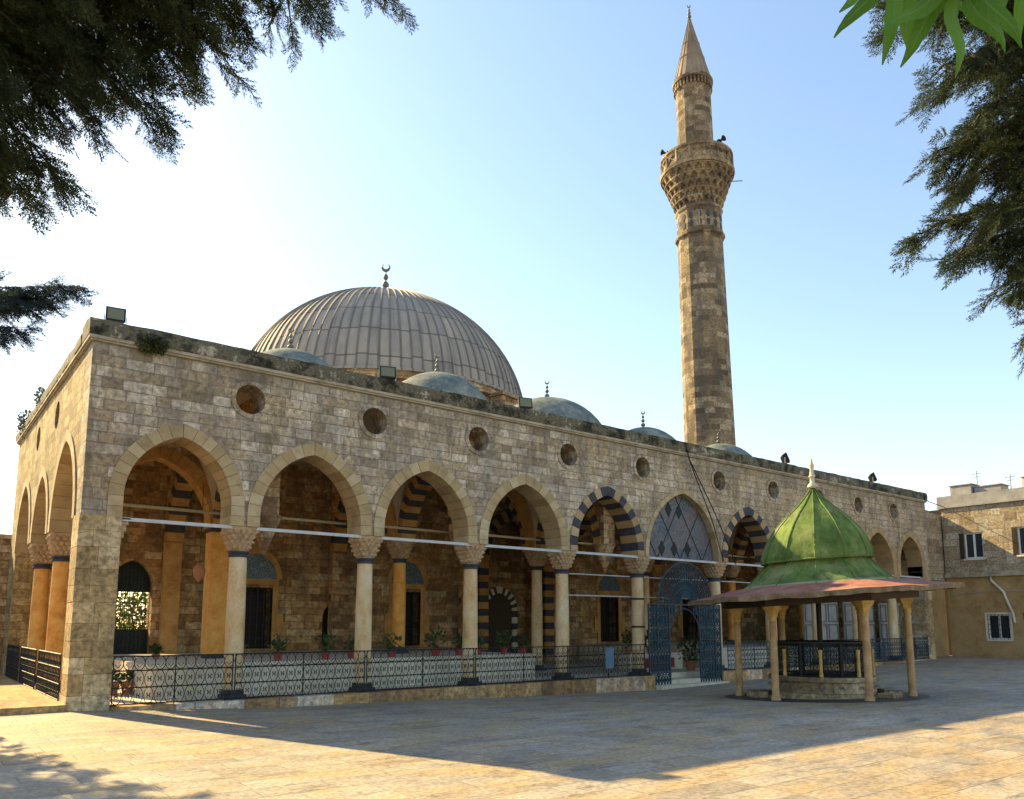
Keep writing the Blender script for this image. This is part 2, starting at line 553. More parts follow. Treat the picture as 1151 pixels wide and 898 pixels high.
def tile_mat():
    k = NT('tile_lunette')
    p = k.pos()
    x, y, z = k.sep(p)
    uv = k.comb(x, z, 0.0)
    vd = k.n('ShaderNodeTexVoronoi', {'Vector': uv, 'Scale': 11.0}, feature='DISTANCE_TO_EDGE')
    nz = k.noise(uv, 14.0, 2.0)
    f = k.m('ADD', k.rng(vd.outputs[0], 0.0, 0.12), k.m('MULTIPLY', nz, 0.4))
    col = k.ramp(f, [(0, (0.38, 0.42, 0.42)), (0.45, (0.14, 0.22, 0.26)), (1, (0.04, 0.08, 0.12))])
    return k.done(col, 0.4, 0, 0.4)


M['tile'] = tile_mat()


def paving_mat():
    k = NT('paving_stone')
    p = k.pos()
    x, y, z = k.sep(p)
    # slabs laid in strips along the prayer hall front
    bh = 0.46
    wob = k.noise(p, 0.7, 2.0)
    v = k.m('ADD', y, k.m('MULTIPLY', wob, 0.06))
    row = k.m('FLOOR', k.m('DIVIDE', v, bh))
    wr = k.n('ShaderNodeTexWhiteNoise', {'W': row}, noise_dimensions='1D').outputs[0]
    u = k.m('ADD', x, k.m('MULTIPLY', wr, 5.0))
    br = k.n('ShaderNodeTexBrick', {'Vector': k.comb(u, v, 0.0), 'Color1': (0, 0, 0, 1), 'Color2': (1, 1, 1, 1), 'Mortar': (0.5, 0.5, 0.5, 1),
                                    'Scale': 1.0, 'Mortar Size': 0.012, 'Mortar Smooth': 0.5, 'Bias': 0.0, 'Brick Width': 0.8, 'Row Height': bh})
    tone, gap = br.outputs[0], br.outputs[1]
    a = k.noise(p, 0.35, 5.0, 0.65)
    b = k.noise(k.comb(k.m('MULTIPLY', x, 0.8), k.m('MULTIPLY', y, 1.4), 0.0), 2.4, 8.0, 0.7)
    c = k.noise(p, 16.0, 6.0, 0.7)
    f = k.m('ADD', k.m('ADD', k.m('MULTIPLY', tone, 0.15), k.m('MULTIPLY', a, 0.40)), k.m('MULTIPLY', b, 0.5))
    col = k.ramp(k.rng(f, 0.22, 0.82), [(0, (0.10, 0.085, 0.068)), (0.3, (0.225, 0.192, 0.15)), (0.6, (0.36, 0.31, 0.24)), (1, (0.50, 0.44, 0.34))])
    och = k.rng(k.noise(k.comb(x, k.m('MULTIPLY', y, 2.0), 4.0), 0.9, 6.0, 0.65), 0.44, 0.62)
    col = k.mix(k.m('MULTIPLY', och, 0.65), col, (0.42, 0.285, 0.115))
    drk = k.rng(k.noise(k.comb(k.m('MULTIPLY', x, 1.0), k.m('MULTIPLY', y, 2.2), 9.0), 1.5, 8.0, 0.72), 0.53, 0.66)
    col = k.mix(k.m('MULTIPLY', drk, 0.65), col, (0.10, 0.085, 0.065))
    sh = k.rng(c, 0.36, 0.64, 0.62, 1.3)
    col = k.mix(1.0, col, k.comb(sh, sh, sh), 'MULTIPLY')
    col = k.mix(k.m('MULTIPLY', k.m('MULTIPLY', gap, k.rng(b, 0.38, 0.56)), 0.55), col, (0.08, 0.068, 0.055))
    k.bump(k.m('ADD', k.m('MULTIPLY', k.m('SUBTRACT', 1.0, gap), 0.5), k.m('MULTIPLY', b, 0.9)), 0.55, 0.03)
    rg = k.rng(b, 0.3, 0.7, 0.55, 0.85)
    return k.done(col, rg, 0, 0.35)


M['paving'] = paving_mat()


def dome_mat(c, R):
    """lead sheets: meridian seams, staggered cross seams, each sheet its own tone"""
    k = NT('lead_sheet')
    p = k.pos()
    x, y, z = k.sep(p)
    ang = k.m('ARCTAN2', k.m('SUBTRACT', y, c[1]), k.m('SUBTRACT', x, c[0]))
    uu = k.m('MULTIPLY', ang, 96 / (2 * math.pi))
    el = k.m('MULTIPLY', k.m('ARCSINE', k.m('MINIMUM', k.m('MAXIMUM', k.m('DIVIDE', k.m('SUBTRACT', z, c[2]), R), -1.0), 1.0)), 4.7)
    cu = k.m('FLOOR', uu)
    wr = k.n('ShaderNodeTexWhiteNoise', {'W': cu}, noise_dimensions='1D').outputs[0]
    el2 = k.m('ADD', el, k.m('MULTIPLY', wr, 0.10))
    ce = k.m('FLOOR', el2)
    rnd = k.n('ShaderNodeTexWhiteNoise', {'Vector': k.comb(cu, ce, 0.0)}, noise_dimensions='2D').outputs[0]
    fe = k.m('FRACT', el2)
    crs = k.m('LESS_THAN', fe, 0.045)
    n1 = k.noise(p, 0.5, 6.0, 0.65)
    n2 = k.noise(k.comb(k.m('MULTIPLY', uu, 0.7), k.m('MULTIPLY', el, 0.5), 0.0), 1.6, 6.0, 0.7)
    f = k.m('ADD', k.m('ADD', k.m('MULTIPLY', rnd, 0.16), k.m('MULTIPLY', n1, 0.48)), k.m('MULTIPLY', n2, 0.44))
    col = k.ramp(k.rng(f, 0.3, 0.78), [(0, (0.17, 0.155, 0.145)), (0.4, (0.29, 0.255, 0.22)), (0.75, (0.38, 0.32, 0.26)), (1, (0.48, 0.40, 0.31))])
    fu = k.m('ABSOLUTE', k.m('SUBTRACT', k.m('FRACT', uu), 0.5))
    seam_shade = k.m('MULTIPLY', k.rng(fu, 0.36, 0.47), k.rng(n2, 0.3, 0.6, 0.35, 0.8))  # occlusion-like shade along the ribs, painted into the lead colour, uneven by noise
    col = k.mix(seam_shade, col, (0.10, 0.088, 0.075))
    run = k.noise(k.comb(k.m('MULTIPLY', uu, 2.2), k.m('MULTIPLY', el, 0.35), 2.0), 1.0, 7.0, 0.7)
    col = k.mix(k.m('MULTIPLY', k.rng(run, 0.5, 0.66), 0.55), col, (0.12, 0.11, 0.105))
    col = k.mix(k.m('MULTIPLY', crs, 0.8), col, (0.09, 0.08, 0.07))
    k.bump(k.m('ADD', k.m('SUBTRACT', 1.0, crs), k.m('MULTIPLY', n2, 0.6)), 0.6, 0.04)
    return k.done(col, 0.75, 0.0, 0.3)


DC = Vector((18.75, 22.0, 13.05))
DR, DRZ = 8.35, 7.75
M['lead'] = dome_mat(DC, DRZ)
M['lead_small'] = rough_mat('small_dome_lead', [(0.1, (0.05, 0.065, 0.062)), (0.4, (0.12, 0.145, 0.135)), (0.6, (0.19, 0.205, 0.18)), (0.9, (0.33, 0.31, 0.24))], 1.3, 0.9, 0.5, detail=9.0)
MX, MY = 34.72, 11.0
M['minaret'] = stone_mat('minaret_stone', [(0, (0.07, 0.052, 0.034)), (0.35, (0.165, 0.12, 0.075)), (0.7, (0.26, 0.195, 0.12)), (1, (0.36, 0.285, 0.19))],
                         bw=0.62, bh=0.33, stain=0.6, yel=0.2, axis='cyl', centre=(MX, MY, 1.35), bump=0.8)
M['minaret_cone'] = rough_mat('minaret_cone_lead', [(0, (0.14, 0.10, 0.075)), (0.5, (0.24, 0.185, 0.135)), (1, (0.33, 0.26, 0.19))], 2.0, 0.8, 0.3, stretch=(1, 1, 0.3))
M['annex_hi'] = stone_mat('annex_upper_stone', [(0, (0.24, 0.17, 0.10)), (0.5, (0.37, 0.285, 0.18)), (1, (0.47, 0.40, 0.29))], bw=0.7, bh=0.36, stain=0.3, yel=0.4,
                          yellow=(0.42, 0.28, 0.12))
M['annex_lo'] = rough_mat('annex_lower_plaster', [(0, (0.2, 0.115, 0.045)), (0.45, (0.37, 0.235, 0.1)), (1, (0.46, 0.33, 0.17))], 0.9, 0.9, 0.4, detail=8.0)
M['concrete'] = rough_mat('concrete', [(0, (0.2, 0.19, 0.175)), (1, (0.4, 0.385, 0.36))], 2.0, 0.9, 0.3)


def sheet_mat(name, pal, scale=1.8, fade=None):
    k = NT(name)
    p = k.pos()
    x, y, z = k.sep(p)
    a = k.noise(p, scale, 6.0, 0.65)
    b = k.noise(k.comb(k.m('MULTIPLY', x, 7.0), k.m('MULTIPLY', y, 7.0), k.m('MULTIPLY', z, 0.9)), 1.0, 4.0, 0.6)
    f = k.m('ADD', k.m('MULTIPLY', a, 0.6), k.m('MULTIPLY', b, 0.4))
    col = k.ramp(k.rng(f, 0.3, 0.7), pal)
    if fade:
        ft = k.rng(k.noise(p, 1.1, 6.0, 0.7), 0.5, 0.68)
        col = k.mix(k.m('MULTIPLY', ft, 0.75), col, fade)
        rs = k.rng(k.noise(k.comb(k.m('MULTIPLY', x, 3.0), k.m('MULTIPLY', y, 3.0), k.m('MULTIPLY', z, 0.8)), 1.6, 8.0, 0.75), 0.56, 0.66)
        col = k.mix(k.m('MULTIPLY', rs, 0.7), col, (0.075, 0.05, 0.03))
    k.bump(f, 0.5, 0.05)
    return k.done(col, 0.85, 0.0, 0.2)


M['green'] = sheet_mat('green_painted_sheet', [(0, (0.03, 0.05, 0.015)), (0.35, (0.08, 0.13, 0.03)), (0.7, (0.13, 0.195, 0.045)), (1, (0.27, 0.29, 0.085))], fade=(0.25, 0.265, 0.12))
M['skirt_grey'] = sheet_mat('grey_green_sheet', [(0, (0.16, 0.19, 0.11)), (0.5, (0.27, 0.27, 0.16)), (1, (0.40, 0.34, 0.14))])
M['red_sheet'] = sheet_mat('faded_red_sheet', [(0, (0.17, 0.07, 0.05)), (0.5, (0.31, 0.115, 0.08)), (1, (0.38, 0.22, 0.15))], fade=(0.31, 0.21, 0.15))
M['eave_edge'] = rough_mat('rusty_edge', [(0, (0.06, 0.045, 0.03)), (0.5, (0.2, 0.14, 0.08)), (1, (0.33, 0.26, 0.17))], 5.0, 0.9, 0.4)
M['kiosk_col'] = rough_mat('fountain_column_stone', [(0, (0.26, 0.14, 0.06)), (0.5, (0.44, 0.27, 0.125)), (1, (0.55, 0.41, 0.25))], 3.0, 0.7, 0.3)
M['kiosk_cap'] = rough_mat('fountain_capital_stone', [(0, (0.36, 0.2, 0.05)), (0.5, (0.55, 0.34, 0.10)), (1, (0.62, 0.45, 0.2))], 5.0, 0.7, 0.3)
M['basin'] = stone_mat('basin_stone', [(0, (0.18, 0.13, 0.07)), (0.5, (0.33, 0.25, 0.14)), (1, (0.43, 0.34, 0.21))], bw=0.6, bh=0.5, stain=0.5, yel=0.3)
M['blue_plate'] = rough_mat('blue_plate', [(0, (0.07, 0.14, 0.22)), (1, (0.14, 0.24, 0.34))], 5.0, 0.5, 0.05)
M['redwood'] = rough_mat('red_brown_board', [(0, (0.16, 0.035, 0.02)), (1, (0.27, 0.07, 0.035))], 5.0, 0.6, 0.1)
M['water'] = NT('rubble_dark').done((0.06, 0.055, 0.05), 0.5)
M['blue_dome'] = rough_mat('pale_blue_dome_paint', [(0, (0.25, 0.36, 0.42)), (1, (0.36, 0.48, 0.54))], 3.0, 0.7, 0.1)


# ------------------------------------------------------------------ ground
def g(x, y):
    a = np.interp(x, [-100, 0, 1, 4, 9, 11, 17, 24, 36, 46, 200], [0, 0, -.04, -.18, -.27, -.34, -.44, -.30, 0, .08, .08])
    s = min(max((y + 11) / 11, 0), 1) ** 1.2
    return float(a * s)


def ground():
    xs = np.concatenate([[-400, -150, -60], np.arange(-24, 56.01, 1.0), [80, 150, 400]])
    ys = np.concatenate([[-400, -150, -60], np.arange(-30, 14.01, 1.0), [30, 80, 200, 500]])
    mb = MB()
    vs = [(x, y, g(x, y)) for y in ys for x in xs]
    n = len(xs)
    fs = [(j * n + i, j * n + i + 1, (j + 1) * n + i + 1, (j + 1) * n + i) for j in range(len(ys) - 1) for i in range(n - 1)]
    mb.add(vs, fs)
    o = mb.build('courtyard_paving', M['paving'], smooth=40)
    tag(o, kind='structure')
    return o


ground()
mb = MB()
mb.box(-2.3, -0.002, -0.1, 13.0, -0.3, 0.13)
tag(mb.build('side_path', M['plinth']), kind='structure')

# ------------------------------------------------------------------ the mosque
LEN = 37.35
H = 8.2
ZS = 3.97                                  # springing
COLX = [3.40, 6.69, 10.03, 13.50, 16.89, 21.02, 24.45, 27.72, 30.92, 34.10]
JL, JR = 0.78, 36.62
T = 0.70                                   # wall thickness
mosque = thing('mosque', (0, 0, 0), 'old stone mosque with arched portico, big ribbed grey dome and row of small domes', 'mosque')


def arch_half(a, zs, stilt, k, off, n=12):
    """left half of a two-centred pointed arch, from spring to apex; off = distance outside the intrados"""
    R = a * (1 + k) + off
    c = k * a
    a1 = math.acos(-c / R)
    pts = []
    if stilt > 0:
        pts.append((-(a + off), zs))
    for i in range(n + 1):
        t = math.pi + (a1 - math.pi) * i / n
        pts.append((c + R * math.cos(t), zs + stilt + R * math.sin(t)))
    return pts


def arch_line(xc, a, zs, stilt, k, off, n=12):
    L = arch_half(a, zs, stilt, k, off, n)
    return [(xc + x, z) for x, z in L] + [(xc - x, z) for x, z in reversed(L[:-1])]


def voussoirs(mb, xc, a, zs, stilt, k, t, nv, d0, d1, plane='xz', alt=False, joint=0.008, jitter=0.0):
    """ring of separate arch stones; alt alternates material 0 and 1"""
    rnd = random.Random(int(xc * 100) + nv)
    R = a * (1 + k)
    c = k * a
    a_in = math.acos(-c / R)
    blocks = []
    ns = max(1, int(round(stilt / 0.3))) if stilt > 0.05 else 0
    for i in range(ns):
        z0, z1 = zs + stilt * i / ns, zs + stilt * (i + 1) / ns
        blocks.append([(-a - t, z0 + joint / 2), (-a, z0 + joint / 2), (-a, z1 - joint / 2), (-a - t, z1 - joint / 2)])
    for i in range(nv):
        t0 = math.pi + (a_in - math.pi) * i / nv
        t1 = math.pi + (a_in - math.pi) * (i + 1) / nv
        j = joint / 2 / R
        sub = 3
        inner = [(c + R * math.cos(t0 - j + (t1 - t0 + 2 * j) * q / sub), zs + stilt + R * math.sin(t0 - j + (t1 - t0 + 2 * j) * q / sub)) for q in range(sub + 1)]
        ta, tb = t0, t1
        if i == nv - 1:
            tb = math.acos(-c / (R + t)) + 0.002
        outer = [(c + (R + t) * math.cos(ta - j + (tb - ta + 2 * j) * q / sub), zs + stilt + (R + t) * math.sin(ta - j + (tb - ta + 2 * j) * q / sub)) for q in range(sub + 1)]
        inner = [(min(x, -0.002), z) for x, z in inner]
        outer = [(min(x, -0.002), z) for x, z in outer]
        blocks.append(outer + inner[::-1])
    for q, b in enumerate(blocks):
        for s in (1, -1):
            mi = (q % 2) if alt else 0
            e = rnd.uniform(-1, 1) * jitter
            ring = [(xc + s * x, z) for x, z in b]
            if plane == 'xz':
                mb.loft([[(x, d0 + e, z) for x, z in ring], [(x, d1 - e, z) for x, z in ring]], mi)
            else:
                mb.loft([[(d0 + e, x, z) for x, z in ring], [(d1 - e, x, z) for x, z in ring]], mi)


AP = 5.87                                   # intrados apex
KA = 0.30
VT = 0.30


def bay(xl, xr, apex=AP, k=KA):
    a = (xr - xl) / 2
    st = max(apex - ZS - a * math.sqrt(1 + 2 * k), 0.0)
    return (xl + xr) / 2, a, st


BAYS = []
edges = [JL - 0.02] + COLX + [JR + 0.02]
for i in range(11):
    xl = edges[i] + (0.34 if i > 0 else 0.02)
    xr = edges[i + 1] - (0.34 if i < 10 else 0.02)
    if i == 5:
        a = (xr + 0.14 - (xl - 0.14)) / 2
        BAYS.append(((xl + xr) / 2, a, max(6.31 - ZS - a * math.sqrt(1.5), 0), 0.25, 0.16))
    else:
        xc, a, st = bay(xl, xr)
        BAYS.append((xc, a, st, KA, VT))


def circle(cx, cz, r, n=28):
    return [(cx + r * math.cos(2 * math.pi * i / n), cz + r * math.sin(2 * math.pi * i / n)) for i in range(n)]


# front wall: corner piers down to the ground, arches cut out between the columns
out = [(0, -0.6), (JL, -0.6)]
for i, (xc, a, st, k, t) in enumerate(BAYS):
    line = arch_line(xc, a, ZS, st, k, t)
    if i == 0:
        line[0] = (JL, line[0][1])
    if i == 10:
        line[-1] = (JR, line[-1][1])
    # keep neighbours from crossing over the column axis
    lo = edges[i] + 0.012 if i > 0 else JL
    hi = edges[i + 1] - 0.012 if i < 10 else JR
    out += [(min(max(x, lo), hi), z) for x, z in line]
out += [(JR, -0.6), (LEN, -0.6), (LEN, 7.81), (0, 7.81)]
OZ, OR = 7.0, 0.355
filled(out, [circle(x, OZ, OR + 0.1) for x in COLX], 'xz', 0, T).build('front_wall', M['facade'], mosque)

STRIPED = {4, 6, 7}
for i, (xc, a, st, k, t) in enumerate(BAYS):
    mb = MB()
    voussoirs(mb, xc, a, ZS, st, k, t, 9 if i != 5 else 12, -0.035, T + 0.03, 'xz', alt=(i in STRIPED), jitter=0.006)
    mats = [M['vsm'] if i < 6 else M['vsm_warm'], M['basalt']]
    mats[0] = M['vsm_warm'] if i in STRIPED else mats[0]
    tag(mb.build('arch', mats, mosque, smooth=30), 'black and cream striped arch' if i in STRIPED else None)
for x in COLX:
    mb = MB()
    n = 28
    for q in range(14):                     # ring of wedge stones
        t0, t1 = 2 * math.pi * q / 14 + 0.01, 2 * math.pi * (q + 1) / 14 - 0.01
        pts = [((OR + 0.11) * math.cos(t0 + (t1 - t0) * j / 2), (OR + 0.11) * math.sin(t0 + (t1 - t0) * j / 2)) for j in range(3)]
        pts += [(OR * math.cos(t1 + (t0 - t1) * j / 2), OR * math.sin(t1 + (t0 - t1) * j / 2)) for j in range(3)]
        mb.loft([[(x + p[0], -0.03, OZ + p[1]) for p in pts], [(x + p[0], T + 0.01, OZ + p[1]) for p in pts]])
    mb.build('oculus', M['facade'], mosque, smooth=30)

# side wall with three arches
SCOL = [4.40, 7.75]
SJ0, SJ1 = 0.9, 11.1
SE = [SJ0] + SCOL + [SJ1]
DEP = 12.6
out = [(T + 0.002, -0.6), (SJ0, -0.6)]
SBAYS = []
for i in range(3):
    xl = SE[i] + (0.34 if i > 0 else 0)
    xr = SE[i + 1] - (0.34 if i < 2 else 0)
    a = (xr - xl) / 2
    st = max(5.55 - ZS - a * math.sqrt(1 + 2 * KA), 0)
    SBAYS.append(((xl + xr) / 2, a, st))
    line = arch_line((xl + xr) / 2, a, ZS, st, KA, 0.26)
    lo = SE[i] + 0.012 if i > 0 else SJ0
    hi = SE[i + 1] - 0.012 if i < 2 else SJ1
    out += [(min(max(x, lo), hi), z) for x, z in line]
out += [(SJ1, -0.6), (DEP, -0.6), (DEP, 7.81), (T + 0.002, 7.81)]
filled(out, [circle(y, OZ, OR) for y in SCOL], 'yz', 0.0, T).build('side_wall', M['side'], mosque)
for yc, a, st in SBAYS:
    mb = MB()
    voussoirs(mb, yc, a, ZS, st, KA, 0.26, 9, -0.03, T + 0.03, 'yz')
    mb.build('arch', M['vsm'], mosque, smooth=30)
# closing wall on the far end and a back wall
mb = MB()
mb.box(LEN - T, LEN, T + 0.002, DEP, -0.6, 7.76)
mb.build('end_wall', M['side'], mosque)

# corner piers: large smooth blocks set a little proud
for nm, x0, x1 in (('pier', -0.025, JL - 0.003), ('pier', JR + 0.003, LEN + 0.02)):
    mb = MB()
    rnd = random.Random(5)
    z = -0.55
    while z < 3.9:
        h = min(rnd.uniform(0.32, 0.46), 4.0 - z)
        e = rnd.uniform(-0.004, 0.006)
        xm = x0 + (x1 - x0) * rnd.choice((0.35, 0.62, 0.5))
        e2 = rnd.uniform(-0.004, 0.006)
        mb.box(x0 - e, xm - 0.003, -0.025 - e, T - 0.01, z + 0.004, z + h - 0.004)
        mb.box(xm + 0.003, x1, -0.025 - e2, T - 0.012, z + 0.004, z + h - 0.004)
        z += h
    mb.build(nm, M['pier'], mosque)

# cornice, coping, roof
mb = MB()
for z0, z1, e in ((7.70, 7.745, 0.05), (7.745, 7.815, 0.09)):
    mb.box(-e, LEN + e, -e, T, z0, z1)
    mb.box(-e, T, T, DEP + e, z0, z1)
mb.build('cornice', M['mould'], mosque)


def coping():
    """parapet top, its upper edge and face worn uneven"""
    rnd = random.Random(3)
    mb = MB()

    def run(n, f, k0):
        rings = []
        for i in range(n + 1):
            t = i / n
            e = 0.012 * rnd.uniform(-1, 1)
            p = 0.012 * rnd.uniform(-1, 1)
            rings.append(f(t, e, p))
        mb.loft(rings)
    run(150, lambda t, e, p: [(-0.1 + (LEN + 0.2) * t, yy, zz) for yy, zz in ((-0.10 + p, 7.82), (-0.12 + p, 8.0), (-0.085 + p, H - 0.02 + e), (0.3, H + 0.03 + e * 0.5), (T + 0.1, H - 0.02), (T + 0.1, 7.82))], 0)
    run(50, lambda t, e, p: [(xx, T + 0.11 + (DEP - T) * t, zz) for xx, zz in ((-0.10 + p, 7.82), (-0.11 + p, 8.0), (-0.08 + p, H - 0.1 + e), (0.3, H - 0.06 + e * 0.5), (T + 0.1, H - 0.1), (T + 0.1, 7.82))], 1)
    return mb.build('coping', M['moss'], mosque, smooth=35)


coping()
mb = MB()
mb.box(T, LEN - T, T, DEP, 7.55, 7.74)
mb.build('roof', M['plaster'], mosque)

# plinth, floor, sitting ledge
mb = MB()
rnd = random.Random(9)


def plinth_run(x0, x1):
    mb = MB()
    x = x0
    while x < x1 - 0.05:
        w = min(rnd.uniform(0.4, 1.15), x1 - x)
        if x1 - x - w < 0.3:
            w = x1 - x
        e = rnd.uniform(-0.012, 0.012)
        mb.box(x + 0.005, x + w - 0.005, -0.16 + e, 0.62, -0.7, 0.03 + e * 0.5)
        x += w
    mb.build('plinth', M['plinth'], mosque)


plinth_run(JL + 0.005, 17.1)
plinth_run(20.7, JR - 0.005)
mb = MB()
mb.box(0.62, LEN - T, 0.63, 9.5, -0.7, 0.012)
mb.box(17.13, 20.67, -0.05, 0.62, -0.7, -0.16)
mb.box(17.13, 20.67, -0.42, -0.06, -0.7, -0.30)
mb.build('floor', M['cream'], mosque)
for x0, x1 in ((1.9, 13.3), (22.3, 36.4)):
    mb = MB()
    mb.box(x0, x1, 1.45, 9.45, 0.013, 0.72)
    mb.box(x0 - 0.05, x1 + 0.05, 1.40, 1.75, 0.72, 0.79)
    mb.box(x0, x1, 1.751, 9.45, 0.72, 0.77)
    mb.build('ledge', M['cream'], mosque)


# columns
def lobed(cx, cy, z, r0, sq, n, amp, ph, N=84):
    ring = []
    for i in range(N):
        t = 2 * math.pi * i / N
        c, s = abs(math.cos(t)), abs(math.sin(t))
        p = 2 + 10 * sq
        rr = r0 / ((c ** p + s ** p) ** (1 / p))
        rr *= 1 + amp * abs(math.cos(n * t / 2 + ph))
        ring.append((cx + rr * math.cos(t), cy + rr * math.sin(t), z))
    return ring


def capital_mb(cx, cy, z0, z1, r0, r1):
    mb = MB()
    h = z1 - z0
    rings = [lobed(cx, cy, z0, r0, 0, 12, 0.0, 0)]
    tiers = 4
    for q in range(tiers):
        f0, f1 = q / tiers, (q + 1) / tiers
        za, zb = z0 + h * 0.86 * f0, z0 + h * 0.86 * f1
        ra, rb = r0 + (r1 * 0.97 - r0) * f0, r0 + (r1 * 0.97 - r0) * f1
        ph = (q % 2) * math.pi / 2
        rings.append(lobed(cx, cy, za + 0.01, ra * 0.99, f0 * 0.7, 14, 0.0, ph))
        rings.append(lobed(cx, cy, za + (zb - za) * 0.6, rb * 0.86, f1 * 0.7, 14, 0.32, ph))
        rings.append(lobed(cx, cy, zb - 0.01, rb * 0.90, f1 * 0.7, 14, 0.26, ph))
    rings.append(lobed(cx, cy, z0 + h * 0.87, r1, 0.8, 12, 0.02, 0))
    rings.append(lobed(cx, cy, z1, r1 * 1.03, 1.0, 12, 0, 0))
    mb.loft(rings)
    return mb


def make_column(cx, cy, zb, zt, mshaft, mcap, square=False, bands=()):
    r = 0.205
    hc = 0.56
    mb = MB()
    if square:
        mb.box(cx - 0.27, cx + 0.27, cy - 0.27, cy + 0.27, zb + 0.12, zt - 0.02)
        o = mb.build('column', mshaft, mosque)
    else:
        prof = [(r * 1.02, zb + 0.2), (r * 1.05, zb + 1.0), (r * 1.03, zb + 2.0), (r * 0.95, zt - hc - 0.14)]
        mb.lathe(prof, (cx, cy, 0), 24)
        for zbnd in bands:
            mb.lathe([(r * 1.08, zbnd - 0.03), (r * 1.08, zbnd + 0.03)], (cx, cy, 0), 24, 1)
        o = mb.build('column', [mshaft, M['iron']], mosque, smooth=40)
    b = MB()
    b.box(cx - 0.25, cx + 0.25, cy - 0.25, cy + 0.25, zb - 0.02, zb + 0.09)
    if not square:
        b.lathe([(0.245, zb + 0.09), (0.265, zb + 0.13), (0.25, zb + 0.16), (0.25, zb + 0.18), (0.25, zb + 0.2)], (cx, cy, 0), 24)
    b.build('base', M['basalt'], o, smooth=40)
    if square:
        b = MB()
        b.box(cx - 0.31, cx + 0.31, cy - 0.31, cy + 0.31, zt - 0.12, zt)
        b.build('capital', M['basalt'], o)
        return o
    c = MB()
    zc = zt - hc
    c.lathe([(r * 0.98, zc - 0.14), (r * 1.14, zc - 0.13), (r * 1.14, zc - 0.085), (r * 1.02, zc - 0.07), (r * 1.02, zc - 0.05), (r * 1.2, zc - 0.04), (r * 1.2, zc), (r, zc + 0.003)], (cx, cy, 0), 24)
    c.build('collar', M['basalt'], o, smooth=40)
    capital_mb(cx, cy, zc + 0.004, zt, r * 1.05, 0.33).build('capital', mcap, o, smooth=28)
    return o


for i, x in enumerate(COLX):
    make_column(x, 0.35, 0.035, ZS - 0.004, M['column'], M['capital'], bands=(1.62, 2.55) if i == 4 else ())
for y in SCOL:
    make_column(0.35, y, 0.10, ZS - 0.004, M['column_warm'], M['capital'])
for x0, x1 in ((0.05, 0.62),):
    for (ya, yb) in ((SE[0], SE[1]), (SE[1], SE[2]), (SE[2], SE[3])):
        mb = MB()
        mb.box(0.0, 0.62, ya + 0.02, yb - 0.02, -0.6, 0.10)
        mb.build('plinth', M['plinth'], mosque)
# half capitals under the arch ends at the piers
for x, s in ((JL - 0.02, 1), (JR + 0.02, -1)):
    mb = MB()
    for q in range(4):
        z0 = 3.40 + q * 0.14
        w = 0.05 + q * 0.04
        for j in range(4):
            y0 = 0.06 + j * 0.15
            mb.box(min(x, x + s * w), max(x, x + s * w), y0, y0 + 0.12, z0, z0 + 0.14)
    mb.box(min(x, x + s * 0.2), max(x, x + s * 0.2), 0.02, T, 3.96 - 0.03, 3.962)
    mb.build('corbel', M['capital'], mosque)

# iron ties across the arches
ends = [JL] + COLX + [JR]
for i in range(11):
    mb = MB()
    mb.box(ends[i], ends[i + 1], 0.02, 0.08, 3.90, 3.975)
    mb.build('tie_rod', M['rod'], mosque)
for i in range(8):
    mb = MB()
    mb.bar((ends[i] + 0.1, 1.3, 4.42), (ends[i + 1] - 0.1, 1.3, 4.40), 0.04, 6)
    mb.build('tie_rod', M['rod_tan'], mosque, smooth=40)
for i in (5, 6):
    for z in (3.3, 2.62):
        mb = MB()
        mb.bar((ends[i] - 3.0 * (i == 5), 0.5, z - 0.0), (ends[i + 1], 0.5, z), 0.02, 6)
        mb.build('tie_rod', M['rod'], mosque, smooth=40)

# inner arcade: columns, arches along and across, spandrel walls
INX = [4.25, 10.15, 16.0, 21.85, 27.7, 33.5]
IY = 4.6
IZ = 4.40
for i, x in enumerate(INX):
    low = 13.3 < x < 22.3
    make_column(x, IY, 0.02 if low else 0.775, IZ, M['column_warm'] if not low else M['column'], M['capital'], square=(i == 0))


def cross_arch(name, plane, c, a, d, thick, alt, k=0.22, zs=IZ, zt=7.55, lo=None, hi=None, wall=True):
    st = 0.0
    t = 0.36
    mb = MB()
    voussoirs(mb, c, a, zs, st, k, t, 11, d - thick / 2 - 0.015, d + thick / 2 + 0.015, plane, alt=alt)
    o = mb.build('vault_arch', [M['soffit'], M['basalt']], mosque, smooth=30)
    line = arch_line(c, a, zs, st, k, t)
    lo = c - a - t if lo is None else lo
    hi = c + a + t if hi is None else hi
    poly = [(lo, zs)] + [(min(max(x, lo), hi), z) for x, z in line] + [(hi, zs), (hi, zt), (lo, zt)]
    pp = []
    for q in poly:
        if not pp or (abs(q[0] - pp[-1][0]) + abs(q[1] - pp[-1][1])) > 1e-4:
            pp.append(q)
    filled(pp, [], plane, d - thick / 2, d + thick / 2).build('spandrel', M['inner'], mosque)


